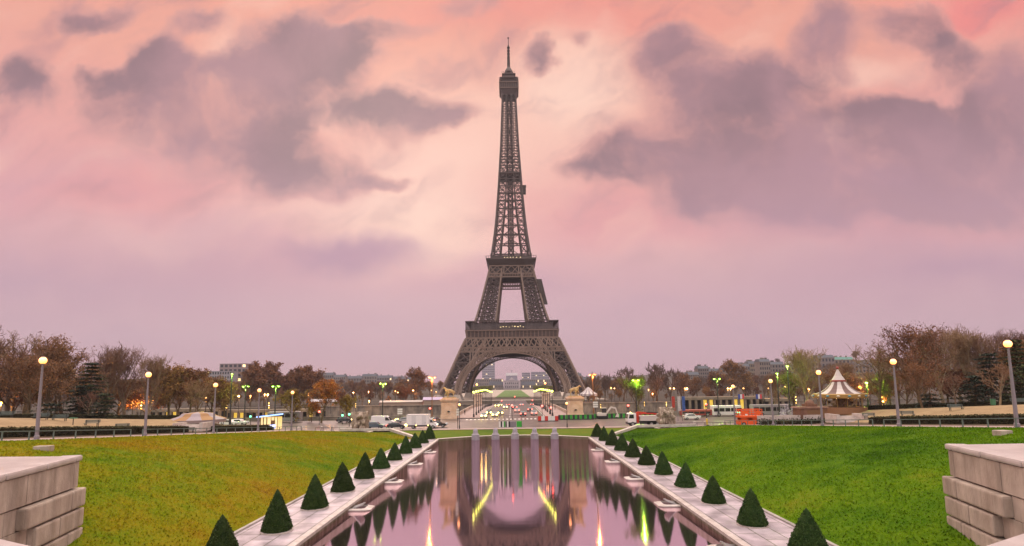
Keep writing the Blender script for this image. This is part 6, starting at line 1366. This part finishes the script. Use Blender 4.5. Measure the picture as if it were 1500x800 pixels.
for a in [('wide', -8, 470, 96, 'tall bare tree cut by the left frame edge'), ('wide', 20, 486, 104, 'bare spreading tree left of the nearest left lamp'), ('wideleaf', 72, 492, 108, 'wide tree with clinging brown leaves behind the nearest left lamp'), ('wideleaf', 100, 506, 112, 'brown leaved tree just left of the dark cedar', None, None, 1.1), ('wideleaf', 48, 520, 98, 'low brown leaved tree in front of the tall bare ones', None, None, 1.2), ('small', 130, 572, 98, 'young pale barked bare tree before the cedar'),
          ('up', 163, 518, 132, 'fine twigged bare tree right of the cedar'), ('up', 190, 506, 136, 'tallest fine twigged bare tree on the left, with pale trunk', None, None, 1.15), ('up', 222, 520, 134, 'bare tree behind the second left lamp'), ('round', 250, 535, 142, 'brown tree right of the second left lamp'), ('round', 283, 538, 144, 'brown tree between the second and third left lamps'), ('wide', 292, 552, 122, 'small bare tree lit orange beside the third left lamp'), ('round', 311, 552, 150, 'brown tree behind the third left lamp'),
          ('wideleaf', -5, 520, 118, 'brown leaved tree behind the bare ones at the left edge'), ('wide', 48, 492, 124, 'bare tree behind the nearest left lamp, farther back', None, None, 1.2), ('round', 22, 535, 130, 'low brown tree far left behind the hedge', None, None, 1.3), ('round', 88, 530, 132, 'low brown tree behind the cedar group', None, None, 1.3), ('round', 175, 555, 148, 'low brown tree under the fine twigged trees', None, None, 1.4), ('round', 215, 556, 150, 'low brown tree under the second left lamp', None, None, 1.4), ('up', 145, 530, 145, 'fine twigged bare tree behind the cedar'), ('up', 262, 545, 150, 'bare tree between the two brown ones'), ('round', 330, 560, 152, 'brown tree left of the green lamp'),
          ('round', 1240, 560, 148, 'brown tree hidden behind the carousel canopy', None, None, 1.4), ('up', 1225, 530, 145, 'fine bare tree behind the carousel top', None, None, 1.2), ('up', 1130, 545, 150, 'bare tree left of the large carousel tree'), ('round', 1290, 555, 128, 'brown tree in the gap right of the carousel', None, None, 1.4), ('wide', 1310, 505, 116, 'bare tree just left of the second right lamp'), ('up', 1395, 480, 118, 'bare tree filling the tall right group'), ('round', 1385, 540, 112, 'brown tree filling the foot of the right group', None, None, 1.4), ('round', 1420, 545, 110, 'low brown tree in the right group', None, None, 1.4), ('up', 1475, 484, 116, 'bare tree behind the green evergreen', None, None, 1.1), ('up', 1345, 500, 114, 'bare tree behind the tall leaf clinging one', None, None, 1.2),
          ('orange', 472, 556, 146, 'bright orange autumn tree left of the stone sculpture', None, None, 1.05), ('yellow', 429, 570, 148, 'yellow leaved tree behind the last left lamp', None, None, 1.2), ('yellow', 457, 590, 150, 'low yellow tree under the orange one'), ('yellow', 509, 578, 150, 'small yellow green tree right of the orange tree'),
          ('olive', 930, 549, 152.5, 'tree lit green by the lamp inside its crown', None, None, .95), ('up', 1180, 509, 128, 'large bare tree left of the carousel', None, None, 1.2), ('olive', 1160, 545, 136, 'olive tinted tree behind the green lamps'), ('wide', 1283, 500, 108, 'dark limbed bare tree right of the carousel'), ('olive', 1300, 545, 112, 'olive tree between carousel and second right lamp', None, None, 1.1), ('wideleaf', 1338, 474, 100, 'tall tree with a few brown leaves right of the second lamp'), ('up', 1372, 480, 104, 'tall bare tree, second from the right lamps', None, None, 1.1), ('up', 1415, 484, 110, 'bare tree among the tall group on the right'), ('up', 1440, 487, 106, 'bare tree behind the dark cedars on the right'), ('wide', 1462, 486, 112, 'bare tree left of the nearest right lamp'),
          ('wideleaf', 1345, 530, 92, 'low brown tree behind the right bench'), ('small', 1395, 545, 90, 'young bare tree above the right terrace'), ('small', 1457, 530, 84, 'slender pale young tree left of the nearest right lamp'), ('wideleaf', 1322, 540, 104, 'brown tree right of the carousel roof'), ('round', 1500, 500, 100, 'brown tree at the right frame edge'), ('wideleaf', 1215, 540, 140, 'brown tree directly behind the carousel', None, None, 1.2), ('wideleaf', 1250, 545, 140, 'brown tree behind the right half of the carousel', None, None, 1.2)]:
    tree(*a)
def cedar(px, ptop, Y, label, wide, seed, mats):
    t = Q(px, ptop, Y); z0 = T(t.x, Y); h = t.z - z0; r = random.Random(seed); root = thing('cedar_tree', label, 'tree', (t.x, Y, z0))
    b = MB(); b.tube((0, 0, -.3), (.2, 0, h * .95), .32, .06, 8); 
    fol = MB(); tiers = int(h / .75)
    for k in range(tiers):
        f = k / tiers; z = h * (.10 + .88 * f); rad = wide * (1 - f) ** .7 * r.uniform(.75, 1.15) + .35
        for j in range(5):
            a = r.uniform(0, 6.28); l = rad * r.uniform(.6, 1.1); tip = Vector((math.cos(a) * l, math.sin(a) * l, z - .12 * l)); b.beam((0, 0, z - .2), tip, .09)
            for q in range(75):
                u = r.uniform(.15, 1.05); c = Vector((0, 0, z)).lerp(tip, u) + Vector((r.gauss(0, .38), r.gauss(0, .38), r.gauss(0, .11))); s_ = r.uniform(.10, .22); d = Vector((r.gauss(0, 1), r.gauss(0, 1), r.gauss(0, .3))).normalized() * s_; e = d.cross(Vector((r.gauss(0, .4), r.gauss(0, .4), 1))).normalized() * s_ * .8; fol.add([c - d, c + e, c + d, c - e], [(0, 1, 2, 3)], 1 if r.random() < .25 else 0)
    b.build('trunk', bark, root); fol.build('crown', mats, root, fix=False)
cedar(135, 526, 103, 'dark layered cedar standing left of the bare trees', 3.6, 1, [ever, ever2]); cedar(118, 560, 100, 'low dark evergreen at the foot of the cedar', 3.0, 2, [ever, ever]); cedar(75, 585, 96, 'low spreading dark evergreen behind the left terrace', 4.0, 3, [ever, ever]); cedar(155, 572, 99, 'dark evergreen with olive tips right of the cedar', 2.2, 4, [ever, ever2])
cedar(1446, 512, 94, 'dark layered cedar among the right trees', 4.0, 5, [ever, ever]); cedar(1484, 492, 92, 'tall green evergreen behind the nearest right lamp', 3.6, 6, [ever2, ever]); cedar(1425, 545, 92, 'low dark evergreen behind the right terrace', 4.2, 7, [ever, ever]); cedar(1360, 572, 94, 'low dark evergreen under the tall right trees', 3.6, 8, [ever, ever]); cedar(1500, 530, 88, 'green evergreen at the right frame edge', 3.2, 9, [ever2, ever])
# rows on both embankments across the river
named = [('far', 345, 560, 360, 'brown tree before the modern apartment block'), ('farb', 368, 545, 350, 'broad brown tree right of the modern apartment block'), ('farb', 390, 530, 345, 'largest brown tree mass right of the apartment block', None, None, 1.25), ('farb', 414, 545, 350, 'brown tree right of the largest brown mass'), ('farb', 452, 536, 350, 'second large brown tree mass on the left skyline', None, None, 1.25), ('farb', 432, 548, 355, 'brown tree between the two large masses'), ('far', 607, 538, 345, 'big round bare tree standing clear left of the tower', None, None, 1.2), ('farb', 590, 565, 340, 'brown tree under the big round bare tree', None, None, 1.2),
         ('farc', 868, 546, 345, 'bare tree beside the right tower leg'), ('farc', 885, 548, 350, 'second bare tree right of the tower'), ('farc', 912, 538, 345, 'tall bare tree behind the green lit tree'), ('farc', 960, 532, 340, 'tallest bare tree right of the green lit tree', None, None, 1.1), ('farc', 980, 540, 345, 'bare tree right of the tallest one'), ('far', 1000, 548, 350, 'brown tree above the banners'), ('far', 1068, 527, 345, 'large dark bare tree mass before the hillside houses', None, None, 1.25), ('far', 1048, 545, 350, 'dark tree left of the large mass'), ('far', 1090, 545, 350, 'dark tree right of the large mass'), ('far', 1020, 552, 350, 'dark tree before the hillside houses'), ('round', 499, 573, 250, 'dark red brown tree on the far quay'), ('orange', 868, 578, 320, 'small orange tree beside the far carousel')]
for a in named: tree(*a[:4], *a[4:])
r = random.Random(5)
for s, pxs in (('left', range(-10, 660, 15)), ('right', range(852, 1520, 15))):
    for k, px in enumerate(pxs):
        for row, (Y, lo, hi) in enumerate(((335, 568, 582), (420, 556, 574))):
            pt = r.uniform(lo, hi) - (6 if px < 480 or px > 1000 else 0)
            if s == 'left' and px > 640 - 10 * row: continue
            tree(r.choice(['far', 'farb', 'farc']) if row == 0 else r.choice(['far', 'farc']), px + r.uniform(-6, 6), pt, Y + r.uniform(-12, 25), 'bare brown tree in the dense row along the far embankment, %s of the tower' % s, 'bare trees along the far embankment %s of the tower' % s)
for s, pxs in (('left', range(-10, 650, 17)), ('right', range(850, 1520, 15))):
    for k, px in enumerate(pxs):
        for Y in (540, 690, 860):
            x = Q(px + r.uniform(-8, 8), 560, Y).x; kk = r.choice(['far', 'farc', 'farb']); sc = r.uniform(.75, 1.05)
            if s == 'left' and px < 330 and Y > 600: continue
            if Y > 800 and r.random() < .5: continue
            TREES[kk].place((x, Y + r.uniform(-25, 25), hill(x, Y) - .5), r.uniform(0, 6), 'distant bare tree on the far slope, %s of the tower' % s, 'distant bare trees on the far slope %s of the tower' % s, (sc * 1.15, sc * 1.15, sc))
for s in (-1, 1):
    for k in range(14):
        for x in (33, 46):
            y = 560 + 34 * k + r.uniform(-6, 6); sc = r.uniform(.5, .68)
            TREES['lawn'].place((s * (x + k * .5), y, BZ), r.uniform(0, 6), 'tree lining the lawn behind the tower, in the %s rows' % ('left' if s < 0 else 'right'), 'trees lining the lawn behind the tower, %s side' % ('left' if s < 0 else 'right'), sc)
# ------------------------------------------------------------------ haze
hz = bpy.data.materials.new('haze'); hz.use_nodes = True; t = hz.node_tree; t.nodes.clear(); o_ = t.nodes.new('ShaderNodeOutputMaterial'); v = t.nodes.new('ShaderNodeVolumePrincipled')
v.inputs['Color'].default_value = (.80, .74, .84, 1); v.inputs['Density'].default_value = .00013; v.inputs['Anisotropy'].default_value = 0.0; t.links.new(v.outputs[0], o_.inputs['Volume'])
b = MB(); b.box((0, 1600, 170), (12400, 3600, 363)); HZ = tag(b.build('haze', hz), kind='stuff')
